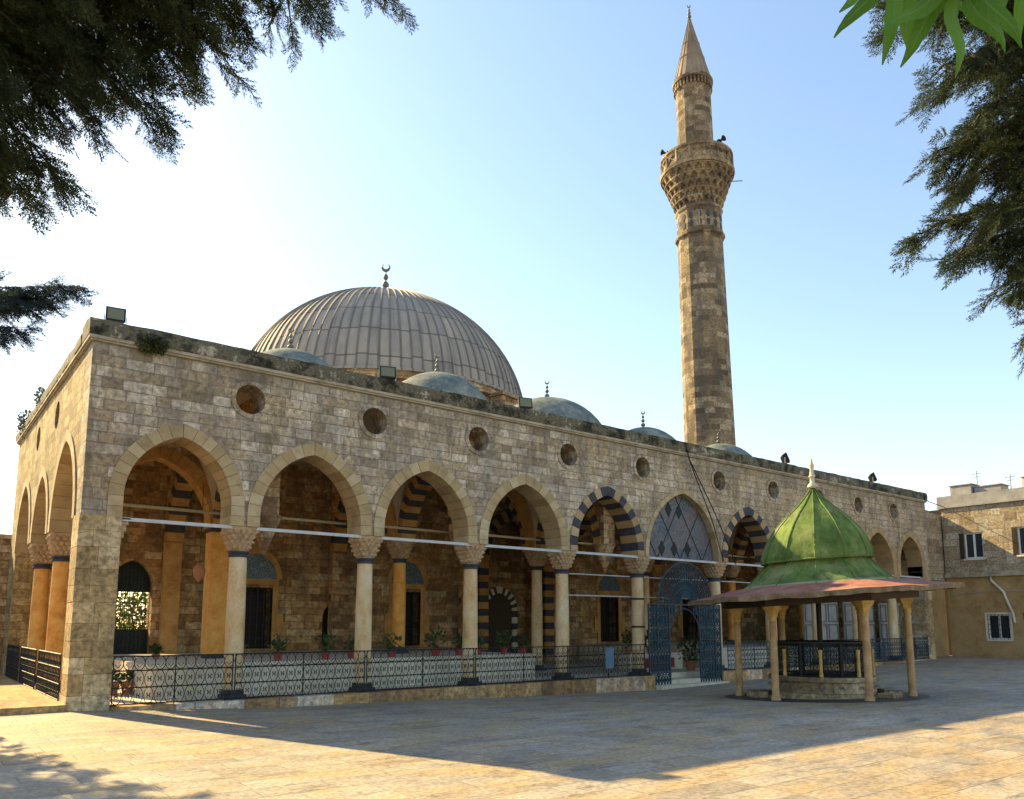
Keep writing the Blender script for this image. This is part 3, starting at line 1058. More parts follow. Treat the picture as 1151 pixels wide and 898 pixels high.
xs = [0.75] + INX + [36.6]
for i in range(len(xs) - 1):
    a = (xs[i + 1] - xs[i]) / 2 - 0.32
    c = (xs[i] + xs[i + 1]) / 2
    zs = IZ
    cross_arch('long', 'xz', c, a, IY, 0.5, False, k=0.08 if a > 2 else 0.3, lo=xs[i] + 0.01, hi=xs[i + 1] - 0.01)
for x in INX:
    cross_arch('front', 'yz', 2.66, 1.4, x, 0.5, True, k=0.4, lo=0.75, hi=IY - 0.26)
    cross_arch('rear', 'yz', 7.1, 1.95, x, 0.5, True, k=0.2, lo=IY + 0.26, hi=9.44)
    # pilaster on the rear wall under the cross arch
    mb = MB()
    mb.box(x - 0.26, x + 0.26, 9.15, 9.44, 0.02, IZ - 0.01)
    mb.build('pilaster', M['soffit'] if x < 6 else M['inner'], mosque)
    # corbel cone hanging behind the front wall
    mb = MB()
    mb.lathe([(0.03, 3.45), (0.16, 3.75), (0.3, 4.15), (0.42, 4.39)], (x, 1.0, 0), 12)
    if i % 2 == 0:
        mb.build('corbel', M['inner'], mosque, smooth=40)
# vault webs that spring from the inner columns
for x in INX:
    mb = MB()
    N = 16
    rings = []
    for q in range(7):
        f = q / 6
        z = IZ + 0.01 + 3.1 * f
        r = 0.30 + 1.25 * f ** 2.2
        rings.append(lobed(x, IY, z, r, 0.25, 8, 0.0, 0, N))
    mb.loft(rings, 0, False)
    mb.build('vault', M['plaster'], mosque, smooth=60)

# rear wall with windows, doors, niche and striped portal
RY = 9.5
WX = [7.15, 13.3, 24.6, 30.6]
holes = []
# garden arch at the left end: closes at its foot
gate_o = arch_line(3.12, 0.62, 3.0, 0.0, 0.25, 0, 10)
gate_h = [(2.5, 0.2)] + gate_o + [(3.74, 0.2)]
holes.append(gate_h)
for x in WX:
    holes.append([(x - 0.62, 0.85), (x - 0.62, 3.0), (x + 0.62, 3.0), (x + 0.62, 0.85)])
nl = arch_line(10.05, 0.34, 2.0, 0.0, 0.3, 0, 8)
holes.append([(9.71, 0.9)] + nl + [(10.39, 0.9)])
pl = arch_line(18.85, 1.6, 4.4, 0.0, 0.3, 0, 12)
holes.append([(17.25, 0.03)] + pl + [(20.45, 0.03)])
for h_ in holes:
    h_.reverse()
filled([(T, 0.013), (LEN - T, 0.013), (LEN - T, 7.545), (T, 7.545)], holes, 'xz', RY, RY + 0.6).build('rear_wall', M['inner'], mosque)
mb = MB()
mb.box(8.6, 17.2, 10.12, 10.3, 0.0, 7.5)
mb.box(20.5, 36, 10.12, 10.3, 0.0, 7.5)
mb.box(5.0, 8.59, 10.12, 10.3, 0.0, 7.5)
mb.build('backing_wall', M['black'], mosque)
for x in WX:
    mb = MB()
    for s in (-1, 1):
        mb.box(x + s * 0.72 - 0.1, x + s * 0.72 + 0.1, RY - 0.05, RY + 0.1, 0.8, 3.1)
    mb.box(x - 0.82, x + 0.82, RY - 0.05, RY + 0.1, 3.1, 3.3)
    for s in (-1, 1):
        mb.box(x + s * 0.88 - 0.14, x + s * 0.88 + 0.14, RY - 0.07, RY + 0.02, 1.35, 2.1)
    w = mb.build('window', M['soffit'], mosque)
    b = MB()
    for j in range(6):
        b.box(x - 0.6 + j * 0.24 - 0.012, x - 0.6 + j * 0.24 + 0.012, RY + 0.1, RY + 0.125, 0.86, 3.0)
    for j in range(9):
        b.box(x - 0.62, x + 0.62, RY + 0.127, RY + 0.15, 0.95 + j * 0.25 - 0.01, 0.95 + j * 0.25 + 0.01)
    b.build('grille', M['iron'], w)
    l = MB()
    ln = arch_line(x, 0.74, 3.3, 0.0, 0.25, 0, 10)
    l.loft([[(p[0], RY - 0.03, p[1]) for p in ln], [(p[0], RY + 0.05, p[1]) for p in ln]])
    l.build('lunette', M['tile'], w)
    v = MB()
    voussoirs(v, x, 0.745, 3.3, 0.0, 0.25, 0.2, 7, RY - 0.06, RY + 0.05)
    v.build('lunette_arch', M['soffit'], w, smooth=30)
mb = MB()
mb.box(9.72, 10.38, RY + 0.3, RY + 0.35, 0.9, 2.6)
mb.build('niche', M['wood'], mosque)
mb = MB()
voussoirs(mb, 10.05, 0.345, 2.0, 0.0, 0.3, 0.14, 5, RY - 0.03, RY + 0.2)
mb.build('niche_arch', M['soffit'], mosque, smooth=30)
# ablaq portal
pt = MB()
for s in (-1, 1):
    for j in range(15):
        x0, x1 = 18.85 + s * 1.6, 18.85 + s * 2.1
        pt.box(min(x0, x1), max(x0, x1), RY - 0.14, RY + 0.5, 0.03 + j * 0.29, 0.03 + j * 0.29 + 0.285, j % 2)
voussoirs(pt, 18.85, 1.6, 4.4, 0.0, 0.3, 0.5, 11, RY - 0.14, RY + 0.5, alt=True)
portal = pt.build('portal', [M['soffit'], M['basalt']], mosque, smooth=30)
pt = MB()
pt.box(17.1, 20.6, RY + 1.35, RY + 1.5, 0.02, 7.4)
pt.box(17.1, 17.24, RY + 0.6, RY + 1.35, 0.02, 7.4)
pt.box(20.46, 20.6, RY + 0.6, RY + 1.35, 0.02, 7.4)
pt.build('recess', M['inner'], portal)
pt = MB()
ln = arch_line(18.85, 0.72, 2.3, 0, 0.1, 0, 10)
pt.loft([[(18.13, RY + 1.25, 0.05)] + [(p[0], RY + 1.25, p[1]) for p in ln] + [(19.57, RY + 1.25, 0.05)],
         [(18.13, RY + 1.34, 0.05)] + [(p[0], RY + 1.34, p[1]) for p in ln] + [(19.57, RY + 1.34, 0.05)]])
dr = pt.build('door', M['wood'], portal)
pt = MB()
voussoirs(pt, 18.85, 0.73, 2.3, 0, 0.1, 0.3, 9, RY + 1.2, RY + 1.345, alt=True)
for s in (-1, 1):
    for j in range(8):
        x0, x1 = 18.85 + s * 0.73, 18.85 + s * 1.03
        pt.box(min(x0, x1), max(x0, x1), RY + 1.2, RY + 1.345, 0.03 + j * 0.284, 0.03 + j * 0.284 + 0.28, j % 2)
pt.build('door_surround', [M['cream'], M['basalt']], portal)

# grille in the garden arch
mb = MB()
for j in range(11):
    x = 2.5 + j * 0.124
    mb.box(x - 0.011, x + 0.011, RY + 0.30, RY + 0.322, 0.2, 3.75)
for j in range(26):
    z = 0.25 + j * 0.135
    mb.box(2.5, 3.74, RY + 0.325, RY + 0.345, z - 0.01, z + 0.01)
mb.box(2.5, 3.74, RY + 0.36, RY + 0.39, 0.2, 1.55)
mb.box(2.5, 3.74, RY + 0.36, RY + 0.39, 2.75, 3.9)
mb.build('garden_grille', M['iron'], mosque)

# pale shutters closing the far bays
for i in (8, 9, 10):
    x0, x1 = ends[i] + 0.25, ends[i + 1] - 0.25
    mb = MB()
    mb.box(x0, x1, 1.1, 1.16, 0.03, 2.7)
    sc = mb.build('screen', M['concrete'], mosque)
    mb = MB()
    n = 3
    w = (x1 - x0) / n
    for q in range(n):
        for z0, z1 in ((0.12, 0.85), (0.95, 1.7), (1.8, 2.6)):
            a, b = x0 + q * w + 0.07, x0 + (q + 1) * w - 0.07
            for aa, bb, cc, dd in ((a, b, z0, z0 + 0.05), (a, b, z1 - 0.05, z1), (a, a + 0.05, z0 + 0.05, z1 - 0.05), (b - 0.05, b, z0 + 0.05, z1 - 0.05)):
                mb.box(aa, bb, 1.065, 1.099, cc, dd)
    mb.build('panel_moulding', M['metalgrey'], sc)

# porch tympanum
xc, a, st, k, t = BAYS[5]
ln = arch_line(xc, a - 0.01, ZS + 0.01, st, k, 0, 14)
mb = MB()
mb.loft([[(p[0], 0.22, p[1]) for p in ln], [(p[0], 0.28, p[1]) for p in ln]])
ty = mb.build('tympanum', M['stained'], mosque)
mb = MB()
zt = 6.25


def inside(x, z):
    R = a * (1 + k)
    dx = abs(x - xc)
    return z > ZS + 0.02 and (dx + k * a) ** 2 + (z - ZS - st) ** 2 < (R - 0.03) ** 2


for s in (-1, 1):
    for off in (-2.4, -1.2, 0, 1.2, 2.4, 3.6):
        seg = []
        for q in range(120):
            z = ZS + 0.03 + 2.4 * q / 119
            x = xc + s * ((z - ZS) * 0.62 - off)
            if inside(x, z):
                seg.append((x, 0.205, z))
            elif len(seg) > 1:
                break
            else:
                seg = []
        if len(seg) > 2:
            mb.bar(seg[0], seg[-1], 0.012, 4)
mb.build('glazing_bars', M['iron'], ty)
for (dx, dz) in ((-0.55, 1.75), (0.0, 1.72), (-0.95, 0.35), (-0.3, 0.35), (0.42, 0.38)):
    mb = MB()
    c = (xc + dx, 0.2, ZS + dz)
    r = 0.22
    pts = [(c[0] + r * 0.75 * math.cos(t), c[1], c[2] + r * 1.25 * math.sin(t)) for t in [q * math.pi / 2 for q in range(4)]]
    mb.loft([pts, [(p[0], p[1] + 0.015, p[2]) for p in pts]])
    mb.build('dark_pane', M['black'], ty)

# ------------------------------------------------------------------ domes
T0 = 0.123


def dome_seams():
    mb = MB()
    for i in range(96):
        t = 2 * math.pi * i / 96
        pts = []
        for j in range(26):
            e = T0 + (math.pi / 2 * 0.97 - T0) * j / 25
            r = DR * math.cos(e)
            pts.append((DC.x + (r + 0.01) * math.cos(t), DC.y + (r + 0.01) * math.sin(t), DC.z + DRZ * math.sin(e) + 0.012))
        mb.tube(pts, 0.045, 5)
    return mb


mbd = MB()
m = 34
prof = [(DR * math.cos(t), DRZ * math.sin(t)) for t in [T0 + (math.pi / 2 - T0) * j / m for j in range(m + 1)]]
prof[-1] = (0.02, DRZ)
mbd.lathe([(DR + 0.16, prof[0][1] - 0.16), (DR + 0.16, prof[0][1] - 0.03)] + prof, DC, 144)
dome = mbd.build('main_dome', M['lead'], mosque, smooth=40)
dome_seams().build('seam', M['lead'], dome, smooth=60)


def finial_mb(x, y, z, h, r, mi=0):
    mb = MB()
    prof = [(r * 0.9, 0), (r * 0.45, 0.05 * h), (r * 0.28, 0.1 * h)]
    zz = 0.10 * h
    for s in (1.0, 0.78, 0.58):
        d = 0.19 * h * s ** 0.5
        for j in range(1, 8):
            tt = math.pi * j / 8
            prof.append((max(r * s * math.sin(tt), r * 0.16), zz + d * (1 - math.cos(tt)) / 2))
        zz += d
        prof.append((r * 0.16, zz + 0.02 * h))
        zz += 0.035 * h
    prof.append((r * 0.1, 0.76 * h))
    mb.lathe(prof, (x, y, z), 12)
    # crescent
    cz = z + 0.85 * h
    R = 0.085 * h
    pts, rs = [], []
    for j in range(15):
        t = math.pi / 2 + rad(35) + (2 * math.pi - rad(70)) * j / 14
        pts.append((x + R * math.cos(t) * 0.79, y - R * math.cos(t) * 0.61, cz + R * math.sin(t)))
        rs.append(0.005 * h + 0.032 * h * math.sin(math.pi * j / 14))
    mb.tube(pts, rs, 6)
    return mb


finial_mb(DC.x, DC.y, DC.z + DRZ - 0.05, 2.55, 0.27).build('finial', M['finial'], dome, smooth=50)
mb = MB()
mb.lathe([(DR + 0.15, 10.6), (DR + 0.15, 13.3), (DR + 0.4, 13.36), (DR + 0.4, 13.62), (DR + 0.15, 13.65), (DR + 0.15, 13.83)], (DC.x, DC.y, 0), 24, a0=0.13)
for i in range(12):
    t = 2 * math.pi * (i + 0.5) / 12
    Mx = Matrix.Rotation(t, 3, 'Z')
    mb.obox((DC.x + (DR + 0.5) * math.cos(t), DC.y + (DR + 0.5) * math.sin(t), 12.2), (0.45, 0.55, 1.05), Mx)
    mb.obox((DC.x + (DR + 0.5) * math.cos(t), DC.y + (DR + 0.5) * math.sin(t), 13.32), (0.55, 0.65, 0.07), Mx)
mb.build('drum', M['inner'], mosque, smooth=20)
mb = MB()
mb.box(9.0, 28.5, DEP + 0.0, 31.6, 0, 11.2)
mb.build('prayer_hall', M['side'], mosque)
SD = [(7.10, 2.2, 2.7), (13.02, 2.45, 2.85), (18.6, 2.75, 3.05), (24.6, 2.2, 2.65), (30.3, 2.3, 2.65)]
for i, (x, r, hh) in enumerate(SD):
    mb = MB()
    hz = hh * 0.8
    zb = 8.45 + (0.2 if i in (1, 2) else 0)
    prof = [(r + 0.25, 7.745), (r + 0.25, zb - 0.1), (r + 0.32, zb - 0.08), (r + 0.32, zb)]
    prof += [(r * math.cos(math.pi / 2 * j / 12) + 0.01, zb + (10.95 + (0.35 if i in (1, 2) else 0) - zb) * math.sin(math.pi / 2 * j / 12)) for j in range(13)]
    mb.lathe(prof, (x, 7.0, 0), 40)
    d = mb.build('small_dome', M['lead_small'], mosque, smooth=35)
    finial_mb(x, 7.0, prof[-1][1] - 0.03, 0.95, 0.11).build('finial', M['finial'], d, smooth=50)

# ------------------------------------------------------------------ minaret (leans a little)
minaret = thing('minaret', (MX, MY, 0), 'tall slender stone minaret with carved balcony and pointed cone roof, behind the portico', 'minaret')
LEAN = -0.0225


def leaned(mb):
    mb.v = [(p[0] + (p[2] - 12.5) * LEAN, p[1], p[2]) for p in mb.v]
    return mb


mb = MB()
N16 = 12
mb.lathe([(1.50, 7.0), (1.48, 12.5), (1.35, 25.0)], (MX, MY, 0), N16, a0=rad(217.8))
leaned(mb).build('shaft', M['minaret'], minaret)
mb = MB()
mb.lathe([(1.38, 24.98), (1.5, 25.05), (1.5, 25.25), (1.36, 25.32), (1.36, 26.6), (1.44, 26.7), (1.44, 26.85), (1.36, 26.9)], (MX, MY, 0), N16, a0=rad(217.8))
leaned(mb).build('neck', M['minaret'], minaret)
mb = MB()
for i in range(16):
    t = 0.1 + 2 * math.pi * (i + 0.5) / 16
    for z, r in ((25.65, 0.13), (26.15, 0.13)):
        c = (MX + 1.325 * math.cos(t), MY + 1.325 * math.sin(t), z)
        Mx = Matrix.Rotation(t, 3, 'Z')
        pts = [(0, 0.13 * math.cos(q * math.pi / 3), 0.24 * math.sin(q * math.pi / 3)) for q in range(6)]
        p0 = [Vector(c) + Mx @ Vector((0.0, p[1], p[2])) for p in pts]
        p1 = [Vector(c) + Mx @ Vector((0.02, p[1], p[2])) for p in pts]
        mb.loft([p0, p1])
leaned(mb).build('niche_band', M['basalt'], minaret)
# muqarnas corbelling: tiers of small niches stepping out
mb = MB()
tiers = 5
TH = 0.43
for q in range(tiers):
    z0 = 26.9 + q * TH
    r0 = 1.36 + (2.16 - 1.36) * q / tiers
    r1 = 1.36 + (2.16 - 1.36) * (q + 1) / tiers
    mb.lathe([(r0 - 0.10, z0 - 0.02), (r0 - 0.08, z0 + TH * 0.72)], (MX, MY, 0), 32, cap=True)
    mb.lathe([(r0 - 0.10, z0 + TH * 0.70), (r1, z0 + TH * 0.80), (r1 + 0.01, z0 + TH * 0.99), (r0 - 0.10, z0 + TH)], (MX, MY, 0), 48, cap=True)
    nn = 22
    for i in range(nn):                      # a pendant between every two niches
        t = 2 * math.pi * (i + 0.5 * (q % 2)) / nn
        Mx = Matrix.Rotation(t, 3, 'Z')
        c = Vector((MX, MY, z0))
        hw = math.pi * r1 / nn
        prof = [(r0 - 0.02, 0.22, 0.0), (r0 + 0.0, 0.30, TH * 0.15), (r0 + 0.03, 0.42, TH * 0.45), (r1 - 0.03, 0.98, TH * 0.78)]
        rings = []
        for rr, wf, dz in prof:
            rings.append([c + Mx @ Vector((x, sy * hw * wf, dz)) for x, sy in ((r0 - 0.2, -1), (r0 - 0.2, 1), (rr, 0.75), (rr, -0.75))])
        mb.loft(rings)
leaned(mb).build('balcony_corbel', M['minaret'], minaret)
mb = MB()
mb.lathe([(1.5, 29.04), (2.24, 29.06), (2.28, 29.25), (2.18, 29.3), (2.14, 29.34), (2.14, 30.1), (2.22, 30.14), (2.22, 30.28), (2.0, 30.3), (2.0, 29.4), (1.2, 29.38)], (MX, MY, 0), 32, a0=0.1)
nn = 16
for i in range(nn):                          # pierced parapet panels: lattice in relief
    t0 = 0.1 + 2 * math.pi * i / nn
    t1 = t0 + 2 * math.pi / nn
    for a_, b_ in ((0, 1), (1, 0)):
        for h0, h1 in ((29.4, 30.05),):
            pts = []
            for j in range(4):
                f = j / 3
                t = t0 + (t1 - t0) * (f if a_ == 0 else 1 - f)
                pts.append((MX + 2.16 * math.cos(t), MY + 2.16 * math.sin(t), h0 + (h1 - h0) * f))
            mb.tube(pts, 0.045, 4)
    mb.bar((MX + 2.16 * math.cos(t0), MY + 2.16 * math.sin(t0), 29.34), (MX + 2.16 * math.cos(t0), MY + 2.16 * math.sin(t0), 30.14), 0.07, 4)
leaned(mb).build('balcony', M['minaret'], minaret, smooth=25)
mb = MB()
mb.lathe([(1.10, 29.3), (1.07, 34.75)], (MX, MY, 0), N16, a0=rad(217.8))
leaned(mb).build('upper_shaft', M['minaret'], minaret)
mb = MB()
for i in range(32):
    t = 2 * math.pi * i / 32
    Mx = Matrix.Rotation(t, 3, 'Z')
    mb.obox((MX + 1.1 * math.cos(t), MY + 1.1 * math.sin(t), 35.02), (0.09, 0.06, 0.2), Mx)
mb.lathe([(1.05, 34.74), (1.1, 34.8), (1.1, 34.86), (1.04, 34.9), (1.04, 35.2), (1.24, 35.25), (1.26, 35.42), (1.16, 35.46)], (MX, MY, 0), 32)
leaned(mb).build('eaves', M['minaret'], minaret, smooth=25)
mb = MB()
mb.lathe([(1.17, 35.47), (1.0, 36.1), (0.06, 39.9)], (MX, MY, 0), 20)
cone = leaned(mb).build('cone_roof', M['minaret_cone'], minaret)
mb = MB()
for i in range(20):
    t = 2 * math.pi * i / 20
    mb.tube([(MX + r * math.cos(t), MY + r * math.sin(t), z) for r, z in ((1.17, 35.5), (1.0, 36.1), (0.07, 39.85))], 0.025, 4)
for r, z in ((0.79, 37.0), (0.53, 38.05)):
    mb.lathe([(r, z - 0.05), (r + 0.035, z), (r, z + 0.03)], (MX, MY, 0), 20)
leaned(mb).build('seam', M['minaret_cone'], cone)
leaned(finial_mb(MX, MY, 39.85, 1.15, 0.13)).build('finial', M['finial'], cone, smooth=50)
for z, t in ((14.4, 2.9), (22.6, -0.75)):
    mb = MB()
    rr = 1.33 if z < 20 else 1.27
    Mx = Matrix.Rotation(t, 3, 'Z')
    mb.obox((MX + rr * math.cos(t), MY + rr * math.sin(t), z), (0.06, 0.09, 0.38), Mx)
    leaned(mb).build('slit_window', M['black'], minaret)


def horn(label, ang, z, r=2.02):
    cx, cy = MX + r * math.cos(ang) + (z - 12.5) * LEAN, MY + r * math.sin(ang)
    o = thing('loudspeaker', (cx, cy, z), label, 'loudspeaker', 'loudspeakers on the minaret balcony')
    d = Vector((math.cos(ang), math.sin(ang), 0.05)).normalized()
    q = d.to_track_quat('Z', 'Y').to_matrix()
    mb = MB()
    mb.lathe([(0.04, -0.1), (0.05, 0.0), (0.08, 0.1), (0.18, 0.24), (0.19, 0.26), (0.15, 0.24), (0.05, 0.08)], (0, 0, 0), 16)
    mb.v = [tuple(Vector((cx, cy, z + 0.25)) + q @ Vector(p)) for p in mb.v]
    mb.build('bell', M['black'], o, smooth=40)
    mb = MB()
    mb.bar((cx, cy, z), (cx, cy, z + 0.25), 0.03, 6)
    mb.obox((cx - d.x * 0.12, cy - d.y * 0.12, z + 0.25), (0.12, 0.09, 0.09), q)
    mb.build('bracket', M['black'], o)


fv = math.atan2(-0.79, -0.61)               # towards the viewer
horn('grey horn loudspeaker on left rim of the minaret balcony', fv - 1.35, 30.28, 2.05)
horn('grey horn loudspeaker on minaret balcony rim, right of the upper shaft', fv + 0.55, 30.28, 2.05)
mb = MB()
t = fv + 1.55
b0 = (MX + 1.9 * math.cos(t) + (29.2 - 12.5) * LEAN, MY + 1.9 * math.sin(t), 28.9)
mb.bar(b0, (b0[0] + 0.9 * math.cos(t), b0[1] + 0.9 * math.sin(t), 28.95), 0.035, 6)
tag(mb.build('flag_pole', M['metalgrey'], origin=b0, smooth=40), 'thin bare pole sticking out sideways from the minaret balcony', 'pole')

# ------------------------------------------------------------------ railings between the columns


def railing(name, p0, p1, z0, z1, label, cat='railing', group='iron railing panels between the portico columns', mat='iron'):
    p0, p1 = Vector((p0[0], p0[1], 0)), Vector((p1[0], p1[1], 0))
    L = (p1 - p0).length
    d = (p1 - p0).normalized()
    o = thing(name, ((p0.x + p1.x) / 2, (p0.y + p1.y) / 2, z0), label, cat, group)

    def P(u, z, e=0.0):
        q = p0 + d * u
        return (q.x - d.y * e, q.y + d.x * e, z)
    fr = MB()
    for z in (z0 + 0.03, z0 + 0.36 * (z1 - z0), z0 + 0.70 * (z1 - z0), z1 - 0.012):
        fr.tube([P(0, z), P(L, z)], 0.014, 4)
    for u in (0.02, L / 2, L - 0.02):
        fr.tube([P(u, z0 - 0.01), P(u, z1)], 0.017, 4)
    fr.build('frame', M[mat], o)
    sc = MB()
    n = max(2, int(round(L / 0.205)))
    w = L / n
    hh = z1 - z0
    for i in range(n):
        c = (i + 0.5) * w
        for za, zb in ((0.03, 0.36), (0.36, 0.70)):
            zc = z0 + hh * (za + zb) / 2
            rz = hh * (zb - za) / 2
            sc.tube([P(c + w * 0.46 * math.cos(2 * math.pi * q / 14), zc + rz * math.sin(2 * math.pi * q / 14)) for q in range(14)], 0.0085, 4, closed=True)
            for s in (-1, 1):               # the little scroll pair that reads as an H
                sc.tube([P(c + s * 0.045 + s * 0.028 * math.cos(q), zc + 0.045 * math.sin(q)) for q in [math.pi / 2 + s * 0 + q_ * 0.5 * math.pi for q_ in range(3)]], 0.0085, 4)
                sc.tube([P(c + s * 0.022, zc - 0.055), P(c + s * 0.022, zc + 0.055)], 0.008, 4)
            sc.tube([P(c - 0.03, zc), P(c + 0.03, zc)], 0.011, 4)
        zc = z0 + hh * 0.85
        rz = hh * 0.14
        sc.tube([P(c + w * 0.5 * math.cos(2 * math.pi * q / 14), zc + rz * math.sin(2 * math.pi * q / 14)) for q in range(14)], 0.0095, 4, closed=True)
        sc.tube([P(c - w * 0.28, zc - 0.02), P(c, zc - rz * 0.6), P(c + w * 0.28, zc - 0.02)], 0.0085, 4)
    sc.build('scrollwork', M[mat], o)
    return o


ORD = ['first', 'second', 'third', 'fourth', 'fifth', 'sixth', 'seventh', 'eighth', 'ninth', 'tenth', 'eleventh']
RL = ['between the corner pier and the first front column', 'between the first and second front columns from the corner',
      'between the second and third front columns from the corner', 'between the third and fourth front columns from the corner',
      'left of the iron gate, with a blue plate on it', None, 'just right of the iron gate, behind the fountain post',
      'behind the left half of the green domed fountain', 'behind the middle of the green domed fountain',
      'behind the right half of the green domed fountain', 'at the far right end of the portico']
for i in range(11):
    if i == 5:
        continue
    a0 = ends[i] + (0.02 if i == 0 else -0.06)
    a1 = ends[i + 1] - (0.02 if i == 10 else -0.06)
    a0 = ends[i] + 0.0 if i == 0 else ends[i] - 0.1
    a1 = ends[i + 1] - 0.12
    if i == 10:
        a1 = ends[i + 1]
    if i == 6:
        a0 = ends[i] + 0.1
    railing('iron_railing', (a0, -0.04), (a1, -0.04), 0.035, 1.06, 'wrought iron scroll railing ' + RL[i], mat='iron' if i < 5 else 'iron_blue')
for i, nm in enumerate(['nearest the corner pier', 'in the middle side arch', 'in the farthest side arch']):
    railing('iron_railing', (-0.02, SE[i] + (0.05 if i == 0 else 0.2)), (-0.02, SE[i + 1] - 0.2), 0.115, 1.10, 'wrought iron railing on the sunlit left side, ' + nm)

# gate and fan over it
gate = thing('iron_gate', (18.75, -0.03, -0.3), 'ornate blue iron gate with arched opening under a fan of ironwork', 'gate')
GX0, GX1, GT = 16.98, 20.72, 2.38
AX, AW = 18.78, 0.80
fr = MB()
for x in (GX0, GX0 + 0.42, AX - AW, AX + AW, GX1 - 0.30, GX1):
    fr.box(x - 0.025, x + 0.025, -0.075, -0.025, -0.42, GT)
for z in (-0.36, 0.02, 0.42, 0.80, 1.18, 1.56, 1.62, GT):
    fr.box(GX0, AX - AW, -0.07, -0.03, z - 0.018, z + 0.018)
    fr.box(AX + AW, GX1, -0.07, -0.03, z - 0.018, z + 0.018)
fr.box(AX - AW, AX + AW, -0.071, -0.029, GT - 0.03, GT + 0.02)
ar = arch_line(AX, AW, 1.35, 0, 0.12, 0, 14)
fr.tube([(x, -0.05, z) for x, z in ar], 0.03, 6)
fr.build('frame', M['iron_blue'], gate)


def arch_z(x):
    a, k = AW, 0.12
    dx = abs(x - AX)
    if dx >= a:
        return -1
    return 1.35 + math.sqrt(max((a * (1 + k)) ** 2 - (dx + k * a) ** 2, 0))


rows = [(-0.34, 0.0), (0.04, 0.40), (0.44, 0.78), (0.82, 1.16), (1.20, 1.54), (1.64, 2.0), (2.0, 2.36)]
for (nm, x0, x1) in (('leaf', GX0, AX - AW), ('overpanel', AX - AW, AX), ('overpanel', AX, AX + AW), ('leaf', AX + AW, GX1)):
    lf = MB()
    for (z0, z1) in rows:
        n = int(round((x1 - x0) / 0.15))
        w = (x1 - x0) / n
        for i in range(n):
            c = x0 + (i + 0.5) * w
            zc = (z0 + z1) / 2
            if AX - AW < c < AX + AW and (z0 < arch_z(c) + 0.02):
                continue
            r = (z1 - z0) / 2
            lf.tube([(c + w * 0.47 * math.cos(q * math.pi / 5), -0.05, zc + r * 0.95 * math.sin(q * math.pi / 5)) for q in range(10)], 0.018, 4, closed=True)
            lf.tube([(c - w * 0.45, -0.05, zc - r * 0.8), (c, -0.05, zc), (c + w * 0.45, -0.05, zc - r * 0.8)], 0.018, 4)
            lf.tube([(c - w * 0.45, -0.05, zc + r * 0.8), (c, -0.05, zc), (c + w * 0.45, -0.05, zc + r * 0.8)], 0.018, 4)
            lf.tube([(c + 0.035 * math.cos(q * math.pi / 3), -0.05, zc + 0.035 * math.sin(q * math.pi / 3)) for q in range(6)], 0.018, 4, closed=True)
    lf.build(nm, M['iron_blue'], gate)
fan = MB()
fcx, fcz = 18.86, GT + 0.03
for r, tk in ((0.28, 0.03), (0.55, 0.022), (0.8, 0.02), (1.1, 0.016), (1.42, 0.03)):
    fan.tube([(fcx + r * math.cos(math.pi * q / 36), -0.05, fcz + r * math.sin(math.pi * q / 36)) for q in range(37)], tk, 5)
for q in range(29):
    t = math.pi * q / 28
    fan.bar((fcx + 0.28 * math.cos(t), -0.05, fcz + 0.28 * math.sin(t)), (fcx + 1.42 * math.cos(t), -0.05, fcz + 1.42 * math.sin(t)), 0.017, 4)
for q in range(28):
    t = math.pi * (q + 0.5) / 28
    for r in (0.42, 0.68, 0.96, 1.27):
        e = 0.055 if r < 0.8 else 0.065
        fan.tube([(fcx + r * math.cos(t) + e * math.cos(j * math.pi / 3), -0.05, fcz + r * math.sin(t) + e * math.sin(j * math.pi / 3)) for j in range(6)], 0.017, 4, closed=True)
fan.build('fanlight', M['iron_blue'], gate)

mb = MB()
mb.box(14.93, 15.3, -0.075, -0.06, 0.32, 0.98)
tag(mb.build('blue_sign', M['blue_plate'], origin=(15.1, -0.07, 0.32)), 'small plain blue plate fixed to the iron railing left of the gate', 'sign')

# bench seen through the gate
bn = thing('stone_bench', (19.6, 2.6, 0.0), 'cream stone bench with red-brown front panel seen through the gate', 'bench')
mb = MB()
mb.box(18.5, 21.4, 2.3, 2.9, 0.013, 0.62)
mb.build('seat', M['cream'], bn)
mb = MB()
mb.box(19.3, 20.9, 2.27, 2.299, 0.08, 0.44)
mb.build('front_panel', M['redwood'], bn)


# ------------------------------------------------------------------ pots
def leaf_cloud(seed, n, c, r, size, flat=0.8, up=0.3):
    """n folded leaves scattered round c: (verts, quads)"""
    rng = np.random.default_rng(seed)
    d = rng.normal(size=(n, 3))
    d /= np.linalg.norm(d, axis=1)[:, None]
    rr = rng.random(n) ** 0.5
    pos = np.array(c) + d * rr[:, None] * np.array(r)
    ax = d + rng.normal(size=(n, 3)) * 0.5 + np.array([0, 0, up])
    ax /= np.linalg.norm(ax, axis=1)[:, None]
    side = np.cross(ax, rng.normal(size=(n, 3)))
    side /= np.linalg.norm(side, axis=1)[:, None]
    nn = np.cross(ax, side)
    s = size * (0.6 + 0.8 * rng.random(n))[:, None]
    wv = side * s * 0.28
    a = pos
    b = pos + ax * s * 0.5 + wv + nn * s * 0.1
    t = pos + ax * s
    e = pos + ax * s * 0.5 - wv + nn * s * 0.1
    V = np.stack([a, b, t, e], 1).reshape(-1, 3)
    F = np.arange(4 * n).reshape(-1, 4)
    return V, F


